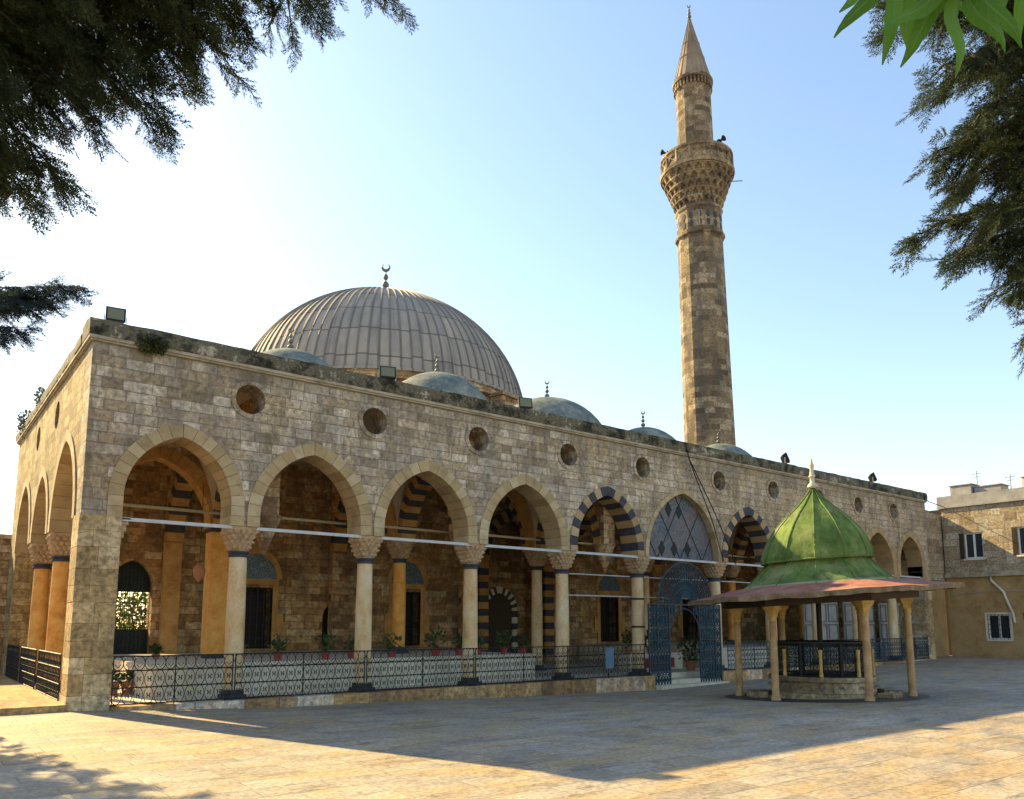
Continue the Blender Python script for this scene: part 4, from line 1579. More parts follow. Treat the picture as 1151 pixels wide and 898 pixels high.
def potted(x, y, z, label, seed, r=0.13, h=0.22, mat='redpot', plant=0.24, group='potted plants on the portico ledge', n=70, square=None, size=0.12):
    o = thing('potted_plant', (x, y, z), label, 'potted plant', group)
    mb = MB()
    if square:
        a, b = square
        mb.loft([[(x + sx * a * k, y + sy * b * k, z + zz) for sx, sy in ((-1, -1), (1, -1), (1, 1), (-1, 1))] for k, zz in ((0.85, 0), (1.0, h - 0.04), (1.08, h - 0.04), (1.08, h))])
    else:
        mb.lathe([(r * 0.7, 0), (r * 0.95, h - 0.05), (r * 1.1, h - 0.05), (r * 1.1, h), (r * 0.95, h), (r * 0.9, h - 0.03)], (x, y, z), 16)
    mb.build('pot', M[mat], o, smooth=40)
    rr = (square[0], square[1], plant) if square else (plant * 0.8, plant * 0.8, plant)
    V, F = leaf_cloud(seed, n, (x, y, z + h + plant * 0.7), rr, size, up=0.6)
    npmesh('foliage', V, F, M['potleaf'], o)
    mb = MB()
    rnd = random.Random(seed)
    for q in range(6):
        mb.tube([(x, y, z + h - 0.04), (x + rnd.uniform(-1, 1) * rr[0] * 0.6, y + rnd.uniform(-1, 1) * rr[1] * 0.6, z + h + plant * rnd.uniform(0.6, 1.2))], [0.012, 0.005], 4)
    mb.build('stem', M['potleaf'], o)
    return o


PX = [(4.2, 'left'), (5.45, 'second from left'), (6.05, 'right'), (8.0, 'left'), (9.25, 'second from left'), (10.15, 'third from left'), (10.75, 'right')]
pp = [(3.95, 'leftmost pot behind the second railing panel'), (4.95, 'second pot from left behind the second railing panel'), (6.25, 'third pot from left behind the second railing panel'),
      (7.0, 'rightmost pot behind the second railing panel'), (8.25, 'leftmost pot behind the third railing panel'), (9.7, 'taller bushy plant, second from left behind the third railing panel'),
      (10.5, 'third pot from left behind the third railing panel'), (11.2, 'rightmost pot behind the third railing panel'),
      (12.2, 'left pot behind the fourth railing panel'), (12.95, 'right pot behind the fourth railing panel')]
for q, (x, lb) in enumerate(pp):
    big = 'taller' in lb
    potted(x, 1.62, 0.79, 'red pot with green plant, ' + lb if not big else 'red pot with ' + lb, 20 + q, plant=0.34 if big else 0.2 + 0.05 * (q % 3), r=0.15 if big else 0.12)
for q, (x, lb) in enumerate([(1.05, 'leftmost of three brown pots on the floor by the corner pier'), (1.45, 'middle of three brown pots on the floor by the corner pier'), (1.8, 'rightmost of three brown pots on the floor by the corner pier')]):
    potted(x, 3.2, 0.013, lb, 50 + q, 0.17, 0.3, 'terra', 0.16, 'brown pots by the corner pier')
for q, (x, lb) in enumerate([(18.75, 'left of two potted plants on the bench seen through the gate'), (19.9, 'right of two potted plants on the bench seen through the gate')]):
    potted(x, 2.6, 0.62, lb, 60 + q, 0.14, 0.26, 'terra', 0.3, 'potted plants on the bench', size=0.15)
potted(20.55, 1.2, 0.013, 'tall dark leafy plant in a brown pot just inside the gate', 66, 0.2, 0.35, 'terra', 0.55, None, n=160, size=0.16)
potted(2.9, 5.2, 0.77, 'bright green round plant on the ledge inside the first arch', 68, 0.1, 0.12, 'terra', 0.16, None, n=130, size=0.09)
potted(-1.9, 6.1, 0.13, 'long terracotta trough of green plants on the path by the side railing', 70, h=0.28, mat='terra', plant=0.35, group=None, n=130, square=(0.28, 0.6), size=0.2)


# ------------------------------------------------------------------ floodlights, cables, lantern
def flood(x, y, z, az, tilt, label, s=1.0):
    o = thing('floodlight', (x, y, z), label, 'floodlight', 'floodlights along the roof edge')
    d = Vector((math.sin(az) * math.cos(tilt), math.cos(az) * math.cos(tilt), math.sin(tilt)))
    q = d.to_track_quat('Y', 'Z').to_matrix()
    c = Vector((x, y, z + 0.3 * s))
    mb = MB()
    for (y0, y1, w0, w1) in ((-0.16, -0.05, 0.5, 0.85), (-0.05, 0.1, 0.85, 1.0), (0.1, 0.13, 1.04, 1.04)):
        r0 = [c + q @ Vector((sx * 0.24 * w0 * s, y0 * s, sz * 0.19 * w0 * s)) for sx, sz in ((-1, -1), (1, -1), (1, 1), (-1, 1))]
        r1 = [c + q @ Vector((sx * 0.24 * w1 * s, y1 * s, sz * 0.19 * w1 * s)) for sx, sz in ((-1, -1), (1, -1), (1, 1), (-1, 1))]
        mb.loft([r0, r1])
    mb.build('housing', M['black'], o)
    mb = MB()
    mb.obox(c + q @ Vector((0, 0.137 * s, 0)), (0.205 * s, 0.004, 0.155 * s), q)
    mb.build('lens', M['lens'], o)
    mb = MB()
    rt = q @ Vector((1, 0, 0))
    for sg in (-1, 1):
        mb.bar(c + rt * sg * 0.27 * s, c + rt * sg * 0.27 * s - Vector((0, 0, 0.27 * s)), 0.015 * s, 4)
    mb.bar(c + rt * 0.27 * s - Vector((0, 0, 0.27 * s)), c - rt * 0.27 * s - Vector((0, 0, 0.27 * s)), 0.015 * s, 4)
    mb.bar(c - Vector((0, 0, 0.27 * s)), c - Vector((0, 0, 0.34 * s)), 0.05 * s, 6)
    mb.build('bracket', M['metalgrey'], o)


flood(0.45, 0.3, H + 0.0, YAW + math.pi - 0.5, 0.1, 'floodlight with pale glass on the near roof corner', 0.8)
flood(7.25, 0.4, H + 0.02, YAW + math.pi - 0.3, 0.25, 'dark floodlight on the roof edge in front of the big dome', 0.9)
flood(12.05, 0.4, H + 0.0, YAW + math.pi - 0.35, 0.25, 'dark floodlight on the roof edge beside the second small dome', 0.9)
flood(26.0, 0.4, H + 0.05, YAW + 1.9, 0.35, 'floodlight on the roof edge above the green fountain dome', 1.0)
flood(33.1, 0.4, H + 0.05, YAW + 1.9, 0.35, 'rightmost floodlight on the roof edge near the far end', 1.0)


def cable(label, pts, r=0.02, cat='cable'):
    mb = MB()
    mb.tube(pts, r, 6)
    tag(mb.build('cable', M['black'], origin=pts[0], smooth=60), label, cat, 'cables on the mosque front')


cable('upper black cable slanting from the roof edge across the wall beside the porch arch', [(19.1, -0.13, 7.9), (19.15, -0.16, 7.6), (20.4, -0.3, 5.6), (21.6, -0.2, 3.9)], 0.022)
cable('lower black cable slanting from the roof edge to the column right of the porch arch', [(19.1, -0.12, 7.9), (19.18, -0.2, 7.4), (20.2, -0.28, 5.4), (21.0, -0.1, 4.0)], 0.02)
cable('thin black cable running from the mosque roof end to the far building', [(36.6, -0.05, 8.1), (38.5, 0.3, 7.9), (41.0, 0.6, 7.86)], 0.02)
ln = thing('lantern', (3.3, 3.0, 3.2), 'small hanging glass lantern inside the first arch', 'lantern')
mb = MB()
mb.bar((3.3, 3.0, 3.3), (3.3, 3.0, 5.4), 0.008, 4)
mb.build('chain', M['black'], ln)
mb = MB()
mb.lathe([(0.02, 3.3), (0.1, 3.24), (0.16, 3.1), (0.14, 2.94), (0.05, 2.84), (0.02, 2.8)], (3.3, 3.0, 0), 12)
mb.build('globe', M['terra'], ln, smooth=40)

# weeds on the parapet


def weed(x, y, z, r, n, label, seed, hang=0.0):
    V, F = leaf_cloud(seed, n, (x, y, z), r, 0.1, up=-0.6 if hang else 0.8)
    o = thing('wall_plant', (x, y, z), label, 'plant', 'weeds growing on the parapet')
    npmesh('foliage', V, F, M['tuft'], o)
    mb = MB()
    rnd = random.Random(seed)
    for q in range(14):
        mb.tube([(x, y, z - 0.05), (x + rnd.uniform(-1, 1) * r[0], y + rnd.uniform(-1, 1) * r[1], z + rnd.uniform(-1, 1) * r[2])], [0.008, 0.003], 4)
    mb.build('stem', M['bark'], o)


weed(1.15, -0.16, 7.85, (0.32, 0.09, 0.2), 420, 'dry weed tuft hanging from the front parapet near the corner', 1, 1)
weed(0.0, 11.0, 8.1, (0.25, 0.55, 0.42), 380, 'large green weed clump on the far side parapet', 2)
weed(0.0, 7.6, 8.15, (0.18, 0.35, 0.28), 220, 'smaller green weed clump on the side parapet, nearer the corner', 3)

# ------------------------------------------------------------------ ablution fountain
KX, KY = 16.45, -6.55
KG = g(KX, KY) - 0.0
fh = Vector((-math.sin(YAW), -math.cos(YAW), 0))     # towards the camera
rh = Vector((math.cos(YAW), -math.sin(YAW), 0))
A0 = math.atan2(fh.y, fh.x) - rad(22)
TILT = 0.062
kiosk = thing('ablution_fountain', (KX, KY, KG), 'ablution fountain with bell shaped green dome on columns and faded red eaves', 'fountain')


def tilt(mb, dz=0.09):
    mb.v = [(p[0], p[1], p[2] + dz + TILT * ((p[0] - KX) * rh.x + (p[1] - KY) * rh.y)) for p in mb.v]
    return mb


def tz(x, y):
    return TILT * ((x - KX) * rh.x + (y - KY) * rh.y)


RK = 2.10
for i in range(6):
    t = A0 + math.pi / 6 + math.pi / 3 * i
    cx, cy = KX + RK * math.cos(t), KY + RK * math.sin(t)
    zt = 2.26 + tz(cx, cy)
    zb = g(cx, cy) - 0.05
    mb = MB()
    mb.lathe([(0.115, zb), (0.115, zb + 0.12), (0.09, zb + 0.16), (0.092, zb + 1.0), (0.082, zt - 0.36)], (cx, cy, 0), 16)
    c = mb.build('column', M['kiosk_col'], kiosk, smooth=40)
    mb = MB()
    mb.lathe([(0.1, zt - 0.365), (0.1, zt - 0.33), (0.088, zt - 0.31), (0.095, zt - 0.26)], (cx, cy, 0), 16)
    Mx = [(math.cos(t + math.pi / 4 + q * math.pi / 2), math.sin(t + math.pi / 4 + q * math.pi / 2)) for q in range(4)]
    mb.loft([[(cx + r * a, cy + r * b, z) for a, b in Mx] for r, z in ((0.12, zt - 0.27), (0.135, zt - 0.17), (0.195, zt - 0.08), (0.22, zt - 0.07), (0.22, zt))])
    mb.build('capital', M['kiosk_cap'], c)


def hexring(r, z, n=6, a0=math.pi / 6):
    return [(KX + r * math.cos(A0 + a0 + 2 * math.pi * i / n), KY + r * math.sin(A0 + a0 + 2 * math.pi * i / n), z) for i in range(n)]


mb = MB()
mb.loft([hexring(2.40, 2.262), hexring(2.40, 2.56), hexring(1.8, 2.57), hexring(1.8, 2.262), hexring(2.40, 2.262)], cap=False)
tilt(mb, 0.0).build('ring_beam', M['wood'], kiosk)
RE = 3.42
rnd = random.Random(12)


def sub(ring, n=10):
    o = []
    for i in range(len(ring)):
        a, b = Vector(ring[i]), Vector(ring[(i + 1) % len(ring)])
        o += [a.lerp(b, j / n) for j in range(n)]
    return o


edge = [p + Vector((0, 0, rnd.uniform(-0.025, 0.02))) for p in sub(hexring(RE, 2.45))]
mb = MB()
inner = sub(hexring(2.16, 2.67))
mid = sub(hexring(2.8, 2.54))
mb.loft([inner, mid, edge], 0, cap=False)
ev = tilt(mb).build('eaves', M['red_sheet'], kiosk, smooth=30)
mb = MB()
lo = [p + Vector((0, 0, -0.105 - rnd.uniform(0, 0.03))) for p in edge]
top = [p + Vector((0, 0, 0.004)) + (p - Vector((KX, KY, p.z))).normalized() * 0.012 for p in edge]
lo2 = [Vector((KX + (p.x - KX) * 0.985, KY + (p.y - KY) * 0.985, p.z)) for p in lo]
mb.loft([top, lo, lo2, [Vector((p.x, p.y, p.z + 0.06)) for p in lo2]], 0, cap=False)
tilt(mb).build('edge_board', M['eave_edge'], ev)
mb = MB()
mb.loft([sub(hexring(RE - 0.05, 2.41)), sub(hexring(2.41, 2.48))], cap=False)
tilt(mb).build('ceiling_boards', M['wood'], ev)
PROF = [(2.050, 2.575), (1.970, 2.620), (1.830, 2.720), (1.660, 2.860), (1.500, 3.020), (1.390, 3.150), (1.320, 3.250), (1.300, 3.290), (1.400, 3.300), (1.405, 3.417), (1.350, 3.612), (1.220, 3.918), (1.000, 4.228), (0.710, 4.538), (0.440, 4.782), (0.255, 4.977), (0.150, 5.114), (0.070, 5.221), (0.050, 5.250)]
mb = MB()
N12 = 12
a12 = A0
mb.lathe([(2.16, 2.55), (2.1, 2.57)] + PROF[:3], (KX, KY, 0), N12, 1, cap=False, a0=a12)
sag = random.Random(21)
rings = []
for r, z in PROF[2:]:
    ring = []
    for i in range(N12 * 4):
        f = (i % 4) / 4
        t = a12 + 2 * math.pi * i / (N12 * 4)
        flat = math.cos(math.pi / N12) / math.cos((f - 0.5) * 2 * math.pi / N12)
        rr = r * flat * (1 + (sag.uniform(-0.012, 0.012) if f else 0))
        ring.append((KX + rr * math.cos(t), KY + rr * math.sin(t), z))
    rings.append(ring)
mb.loft(rings, 0, cap=False)
kd = tilt(mb).build('dome', [M['green'], M['skirt_grey']], kiosk, smooth=14)
mb = MB()
for i in range(N12):
    t = a12 + 2 * math.pi * i / N12
    mb.tube([(KX + (r + 0.005) * math.cos(t), KY + (r + 0.005) * math.sin(t), z) for r, z in PROF], 0.02, 5)
mb.tube([(KX + 1.39 * math.cos(2 * math.pi * q / 48), KY + 1.39 * math.sin(2 * math.pi * q / 48), 3.30) for q in range(48)], 0.025, 5, closed=True)
tilt(mb).build('seam', M['green'], kd, smooth=60)
mb = MB()
mb.lathe([(0.09, 5.26), (0.13, 5.30), (0.12, 5.36), (0.06, 5.42), (0.055, 5.54), (0.09, 5.58), (0.06, 5.64), (0.045, 5.77), (0.075, 5.86), (0.05, 5.93), (0.015, 6.08)], (KX, KY, 0), 12)
tilt(mb).build('finial', M['cream'], kd, smooth=45)
mb = MB()
mb.lathe([(1.27, KG - 0.15), (1.27, 0.27), (1.35, 0.29), (1.37, 0.36), (1.34, 0.40), (1.08, 0.41), (1.1, 0.3), (1.1, 0.1), (0.01, 0.1)], (KX, KY, 0), 16, a0=A0 + math.pi / 16)
bs = mb.build('basin', M['basin'], kiosk)
for i in range(16):
    t = A0 + 2 * math.pi * i / 16
    mb = MB()
    c = Vector((KX + 1.27 * math.cos(t), KY + 1.27 * math.sin(t), 0.16))
    d = Vector((math.cos(t), math.sin(t), 0))
    mb.tube([c - d * 0.03, c + d * 0.07, c + d * 0.1 + Vector((0, 0, -0.05))], 0.018, 6)
    mb.tube([c + d * 0.05, c + d * 0.05 + Vector((0, 0, 0.05))], 0.01, 5)
    mb.build('tap', M['metalgrey'], bs, smooth=50)
# cage above the basin
mb = MB()
R8 = 1.2
for z in (0.43, 1.16, 1.22):
    mb.tube([(KX + R8 * math.cos(A0 + 2 * math.pi * (q + 0.5) / 16), KY + R8 * math.sin(A0 + 2 * math.pi * (q + 0.5) / 16), z + (0.0 if z < 1 else 0.02)) for q in range(16)], 0.028, 4, closed=True)
for q in range(96):
    t = A0 + 2 * math.pi * q / 96
    rr = R8 * math.cos(math.pi / 16)
    mb.bar((KX + rr * math.cos(t), KY + rr * math.sin(t), 0.41), (KX + rr * math.cos(t), KY + rr * math.sin(t), 1.2), 0.008, 4)
for q in range(48):
    t = A0 + 2 * math.pi * (q + 0.5) / 48
    rr = R8 * math.cos(math.pi / 16)
    for z in (0.6, 0.82, 1.02):
        mb.tube([(KX + rr * math.cos(t + 0.045 * math.cos(j * math.pi / 4)), KY + rr * math.sin(t + 0.045 * math.cos(j * math.pi / 4)), z + 0.075 * math.sin(j * math.pi / 4)) for j in range(8)], 0.008, 4, closed=True)
cg = mb.build('grille', M['iron'], kiosk)
for i in range(16):
    t = A0 + 2 * math.pi * i / 16
    mb = MB()
    cx, cy = KX + (R8 + 0.02) * math.cos(t), KY + (R8 + 0.03) * math.sin(t)
    if i % 2 == 0:
        mb.lathe([(0.05, 0.41), (0.05, 0.5), (0.04, 0.52), (0.042, 0.98), (0.05, 1.0), (0.05, 1.08)], (cx, cy, 0), 10)
        mb.build('post', M['kiosk_cap'], cg, smooth=40)
    else:
        mb.bar((cx, cy, 0.41), (cx, cy, 1.22), 0.035, 6)
        mb.build('post', M['black'], cg)
mb = MB()
mb.lathe([(1.08, 1.24), (1.25, 1.245), (1.25, 1.27), (1.08, 1.28)], (KX, KY, 0), 16, cap=False, a0=A0 + math.pi / 16)
mb.build('rim', M['wood'], cg)
# inner water tank and centre pillar
mb = MB()
mb.lathe([(0.72, 0.1), (0.72, 0.43), (0.76, 0.45), (0.1, 0.47)], (KX, KY, 0), 20)
mb.lathe([(0.07, 0.46), (0.07, 2.5)], (KX, KY, 0), 12)
mb.build('tank', M['black'], kiosk, smooth=40)
# drain round the basin, a dark sunken strip
mb = MB()
mb.loft([hexring(1.5, KG + 0.006, 24), hexring(2.5, KG + 0.012, 24)], cap=False)
mb.v = [(p[0], p[1], g(p[0], p[1]) + 0.006) for p in mb.v]
mb.build('drain', M['water'], kiosk)
for i in range(14):
    t = A0 + 2 * math.pi * (i + 0.5) / 14
    if math.cos(t - A0) > 0.72:
        continue
    x, y = KX + 1.72 * math.cos(t), KY + 1.72 * math.sin(t)
    z = g(x, y)
    mb = MB()
    Mx = Matrix.Rotation(t, 3, 'Z')
    rs = random.Random(i)
    hx, hy, hz = rs.uniform(0.15, 0.2), rs.uniform(0.17, 0.24), rs.uniform(0.055, 0.085)
    rings = []
    for k_, zz in ((0.95, 0.0), (1.0, 0.02), (1.0, hz * 2 - 0.02), (0.9, hz * 2)):
        rings.append([Vector((x, y, z + 0.007 + zz)) + Mx @ Vector((sx * hx * k_, sy * hy * k_, 0)) for sx, sy in ((-1, -1), (1, -1), (1, 1), (-1, 1))])
    mb.loft(rings)
    mb.build('foot_stone', M['basin'], kiosk)

# ------------------------------------------------------------------ annex on the right
AXX = 41.0
annex = thing('annex_building', (AXX, -10, 0), 'two storey stone building with small windows closing the courtyard on the right', 'building')


def wall_yz(y0, y1, z0, z1, wins, d0, d1):
    holes = [[(a, c), (a, d), (b, d), (b, c)] for a, b, c, d in wins]
    return filled([(y0, z0), (y1, z0), (y1, z1), (y0, z1)], holes, 'yz', d0, d1)


UW = [(-1.12, -0.22, 5.06, 6.40), (-3.65, -2.72, 5.1, 6.5)]
LW = [(-2.05, -1.02, 0.93, 2.18), (-6.6, -5.5, 0.93, 2.18)]
LD = [(-3.75, -2.62, 0.0, 2.25)]
wall_yz(-26, 0.82, 4.36, 7.8, UW, AXX, AXX + 0.5).build('upper_wall', M['annex_hi'], annex)
wall_yz(-26, 0.82, -0.6, 4.1, LW + LD, AXX + 0.06, AXX + 0.5).build('lower_wall', M['annex_lo'], annex)
mb = MB()
mb.box(AXX - 0.14, AXX + 0.5, -26, 0.82, 4.10, 4.36)
mb.build('string_course', M['mould'], annex)
mb = MB()
mb.box(AXX - 0.12, AXX + 0.5, -26, 1.0, 7.8, 7.9)
mb.box(AXX - 0.05, AXX + 0.4, -26, 1.0, 7.9, 8.45)
mb.build('parapet', M['concrete'], annex)
mb = MB()
mb.box(AXX + 0.55, AXX + 9, -26, 8, -0.5, 7.85)
mb.build('rear_block', M['black'], annex)


def window_set(w, z_out, group, shut):
    y0, y1, z0, z1 = w
    x = z_out
    fr = MB()
    for a, b, c, d in ((y0, y1, z0, z0 + 0.07), (y0, y1, z1 - 0.07, z1), (y0, y0 + 0.07, z0 + 0.07, z1 - 0.07), (y1 - 0.07, y1, z0 + 0.07, z1 - 0.07), ((y0 + y1) / 2 - 0.05, (y0 + y1) / 2 + 0.05, z0 + 0.07, z1 - 0.07)):
        fr.box(x + 0.1, x + 0.17, a, b, c, d)
    f = fr.build('window', M['white'], annex)
    p = MB()
    p.box(x + 0.13, x + 0.14, y0 + 0.06, y1 - 0.06, z0 + 0.06, z1 - 0.06)
    p.build('pane', M['glass'], f)
    s = MB()
    s.box(x - 0.06, x + 0.1, y0 - 0.08, y1 + 0.08, z0 - 0.09, z0 - 0.005)
    s.build('sill', M['cream'], f)
    if shut:
        sh = MB()
        sh.box(x - 0.02, x + 0.03, y1 + 0.01, y1 + 0.24, z0, z1)
        for q in range(12):
            zz = z0 + 0.05 + q * (z1 - z0 - 0.1) / 12
            sh.box(x - 0.035, x - 0.02, y1 + 0.03, y1 + 0.22, zz, zz + 0.06)
        sh.build('shutter', M['wood'], f)
    else:
        b = MB()
        for q in range(1, 6):
            yy = y0 + (y1 - y0) * q / 6
            b.bar((x + 0.06, yy, z0), (x + 0.06, yy, z1), 0.012, 4)
        for q in range(1, 5):
            zz = z0 + (z1 - z0) * q / 5
            b.bar((x + 0.06, y0, zz), (x + 0.06, y1, zz), 0.012, 4)
        b.build('bars', M['iron'], f)


for w in UW:
    window_set(w, AXX, 'u', True)
for w in LW:
    window_set(w, AXX + 0.06, 'l', False)
    mb = MB()
    y0, y1, z0, z1 = w
    for a, b, c, d in ((y0 - 0.1, y1 + 0.1, z1, z1 + 0.1), (y0 - 0.1, y0, z0, z1), (y1, y1 + 0.1, z0, z1)):
        mb.box(AXX + 0.03, AXX + 0.1, a, b, c, d)
    mb.build('window_surround', M['cream'], annex)
mb = MB()
y0, y1, z0, z1 = LD[0]
mb.box(AXX + 0.2, AXX + 0.26, y0, y1, z0, z1 - 0.35)
for q in range(3):
    mb.box(AXX + 0.185, AXX + 0.2, y0 + 0.1 + q * 0.36, y0 + 0.36 + q * 0.36, 0.2, 1.75)
d = mb.build('door', M['kiosk_cap'], annex)
mb = MB()
mb.box(AXX + 0.2, AXX + 0.22, y0, y1, z1 - 0.34, z1)
mb.build('transom_pane', M['glass'], d)
mb = MB()
mb.tube([(AXX - 0.02, -1.35, 4.08), (AXX - 0.04, -1.38, 3.9), (AXX - 0.06, -1.9, 3.3), (AXX - 0.04, -2.25, 2.2), (AXX - 0.02, -2.3, 1.75)], 0.06, 8)
mb.build('drain_pipe', M['cream'], annex, smooth=60)
mb = MB()
mb.tube([(AXX + 0.0, 0.7, 3.2), (AXX - 0.03, -1.3, 3.35), (AXX + 0.0, -4, 3.3), (AXX, -9, 3.35)], 0.015, 5)
mb.build('wall_cable', M['concrete'], annex, smooth=60)
# link wall between mosque and annex
mb = filled([(LEN + 0.021, 3.95), (AXX + 0.4, 3.95), (AXX + 0.4, 7.5), (39.8, 7.5), (39.7, 7.62), (LEN + 0.021, 7.62)], [], 'xz', 0.9, 1.35)
mb.build('link_wall', M['annex_hi'], annex)
mb = filled([(LEN + 0.021, -0.6), (38.0, -0.6), (38.0, 1.2), (38.45, 1.75), (38.9, 1.2), (38.9, -0.6), (AXX + 0.06, -0.6), (AXX + 0.06, 3.94), (LEN + 0.021, 3.94)], [], 'xz', 0.96, 1.35)
mb.build('link_lower_wall', M['annex_lo'], annex)
mb = MB()
mb.box(37.95, 38.95, 1.2, 1.25, -0.1, 1.8)
mb.build('side_door', M['wood'], annex)


def roof_box(x0, x1, y0, y1, z0, z1, label, mat='concrete'):
    o = thing('roof_tank', ((x0 + x1) / 2, (y0 + y1) / 2, z0), label, 'tank', 'boxes on the far roof')
    mb = MB()
    mb.loft([[(x, y, z) for x, y in ((x0 + e, y0 + e), (x1 - e, y0 + e), (x1 - e, y1 - e), (x0 + e, y1 - e))] for e, z in ((0, z0), (0, z1 - 0.04), (0.03, z1))])
    mb.build('body', M[mat], o)
    mb = MB()
    mb.box(x0 - 0.05, x1 + 0.05, y0 - 0.05, y1 + 0.05, z1 + 0.001, z1 + 0.05)
    mb.build('lid', M[mat], o)


roof_box(41.5, 42.5, -0.55, 0.5, 7.85, 9.02, 'tall grey box on the far roof, left of the other boxes')
roof_box(41.7, 42.7, -1.9, -0.62, 7.85, 8.85, 'lower grey box on the far roof, beside the tall grey box')
roof_box(42.2, 43.6, -9.0, -2.7, 7.85, 9.15, 'long pale box on the far roof, at the right picture edge', 'cream')
for (y, h, lb) in ((-0.72, 9.75, 'thin bare antenna mast rising between the boxes on the far roof'), (-2.3, 9.35, 'short antenna mast standing left of the long pale roof box')):
    mb = MB()
    mb.bar((41.9, y, 7.86), (41.9, y, h), 0.025, 5)
    mb.bar((41.9, y - 0.25, h - 0.15), (41.9, y + 0.25, h - 0.15), 0.015, 4)
    mb.bar((41.9, y - 0.15, h - 0.32), (41.9, y + 0.15, h - 0.32), 0.015, 4)
    tag(mb.build('antenna', M['metalgrey'], origin=(41.9, y, 7.86)), lb, 'antenna', 'antennas on the far roof')

# ------------------------------------------------------------------ boundary wall and little dome on the left
bw = thing('boundary_wall', (-6, 13.3, 0), 'low brown stone wall with pale cap beyond the left side of the mosque', 'wall')
mb = MB()
mb.box(-30, 0.4, 13.1, 13.5, -0.3, 4.55)
mb.build('wall', M['inner'], bw)
mb = MB()
mb.box(-30, 0.45, 13.02, 13.58, 4.55, 4.7)
mb.build('cap', M['mould'], bw)
dd = thing('domed_hut', (-1.35, 24, 0), 'small pale blue dome peeping over the left boundary wall', 'building')
mb = MB()
mb.lathe([(1.0, 0), (1.0, 5.9), (1.08, 5.95), (1.08, 6.05)], (-1.35, 24, 0), 16)
mb.build('wall', M['cream'], dd)
mb = MB()
mb.lathe([(0.9 * math.cos(math.pi / 2 * j / 8) + 0.01, 6.05 + 1.0 * math.sin(math.pi / 2 * j / 8)) for j in range(9)], (-1.35, 24, 0), 20)
mb.build('dome', M['blue_dome'], dd, smooth=40)

# ------------------------------------------------------------------ trees


def rotm(ax, side):
    nn = np.cross(ax, side)
    return np.stack([ax, side, nn], -1)


def spray_template(seed):
    """flat feathery spray along +X, unit length, of narrow needle triangles"""
    rng = np.random.default_rng(seed)
    V, F = [], []

    def needle(p, d, l, w, nrm):
        s = np.cross(d, nrm)
        b = len(V)
        V.extend([p - s * w, p + s * w, p + d * l])
        F.append((b, b + 1, b + 2))
    up = np.array([0, 0, 1.0])
    nb = 11
    for i in range(nb + 1):
        f = i / nb
        base = np.array([f, 0, -0.08 * f * f])
        L = (0.42 * (1 - f) ** 0.8 + 0.10) * rng.uniform(0.8, 1.2)
        for s in ((-1, 1) if i < nb else (0,)):
            a = rad(rng.uniform(28, 48)) * s
            d = np.array([math.cos(a), math.sin(a), rng.uniform(-0.3, 0.3)])
            d /= np.linalg.norm(d)
            m_ = max(3, int(L / 0.055))
            for j in range(m_ + 1):
                q = base + d * L * j / m_
                for s2 in (-1, 1):
                    a2 = rad(rng.uniform(22, 42)) * s2
                    dd_ = np.array([d[0] * math.cos(a2) - d[1] * math.sin(a2), d[0] * math.sin(a2) + d[1] * math.cos(a2), d[2] + rng.uniform(-0.45, 0.45)])
                    dd_ /= np.linalg.norm(dd_)
                    needle(q, dd_, rng.uniform(0.07, 0.12), rng.uniform(0.010, 0.015), up + rng.normal(size=3) * 0.5)
    return np.array(V), np.array(F)


SPR = [spray_template(s) for s in range(5)]


def place_sprays(P, D, S, seed):
    """P positions, D directions, S lengths -> one vertex / face array"""
    rng = np.random.default_rng(seed)
    VV, FF, b = [], [], 0
    which = rng.integers(0, len(SPR), len(P))
    for t, (v, f) in enumerate(SPR):
        ix = np.where(which == t)[0]
        if not len(ix):
            continue
        d = D[ix]
        up = np.array([0, 0, 1.0]) + rng.normal(size=(len(ix), 3)) * 0.5
        side = np.cross(up, d)
        side /= np.linalg.norm(side, axis=1)[:, None]
        nn = np.cross(d, side)
        R = np.stack([d, side, nn], -1)                      # n,3,3
        W_ = np.einsum('nij,vj->nvi', R, v) * S[ix][:, None, None] + P[ix][:, None, :]
        VV.append(W_.reshape(-1, 3))
        FF.append((f[None] + (np.arange(len(ix)) * len(v))[:, None, None] + b).reshape(-1, 3))
        b += len(ix) * len(v)
    return np.concatenate(VV), np.concatenate(FF)


def curve3(a, b, sag, n):
    a, b = np.array(a, float), np.array(b, float)
    t = np.linspace(0, 1, n)[:, None]
    p = a + (b - a) * t
    p[:, 2] += (sag * 4 * t * (1 - t))[:, 0]
    return p


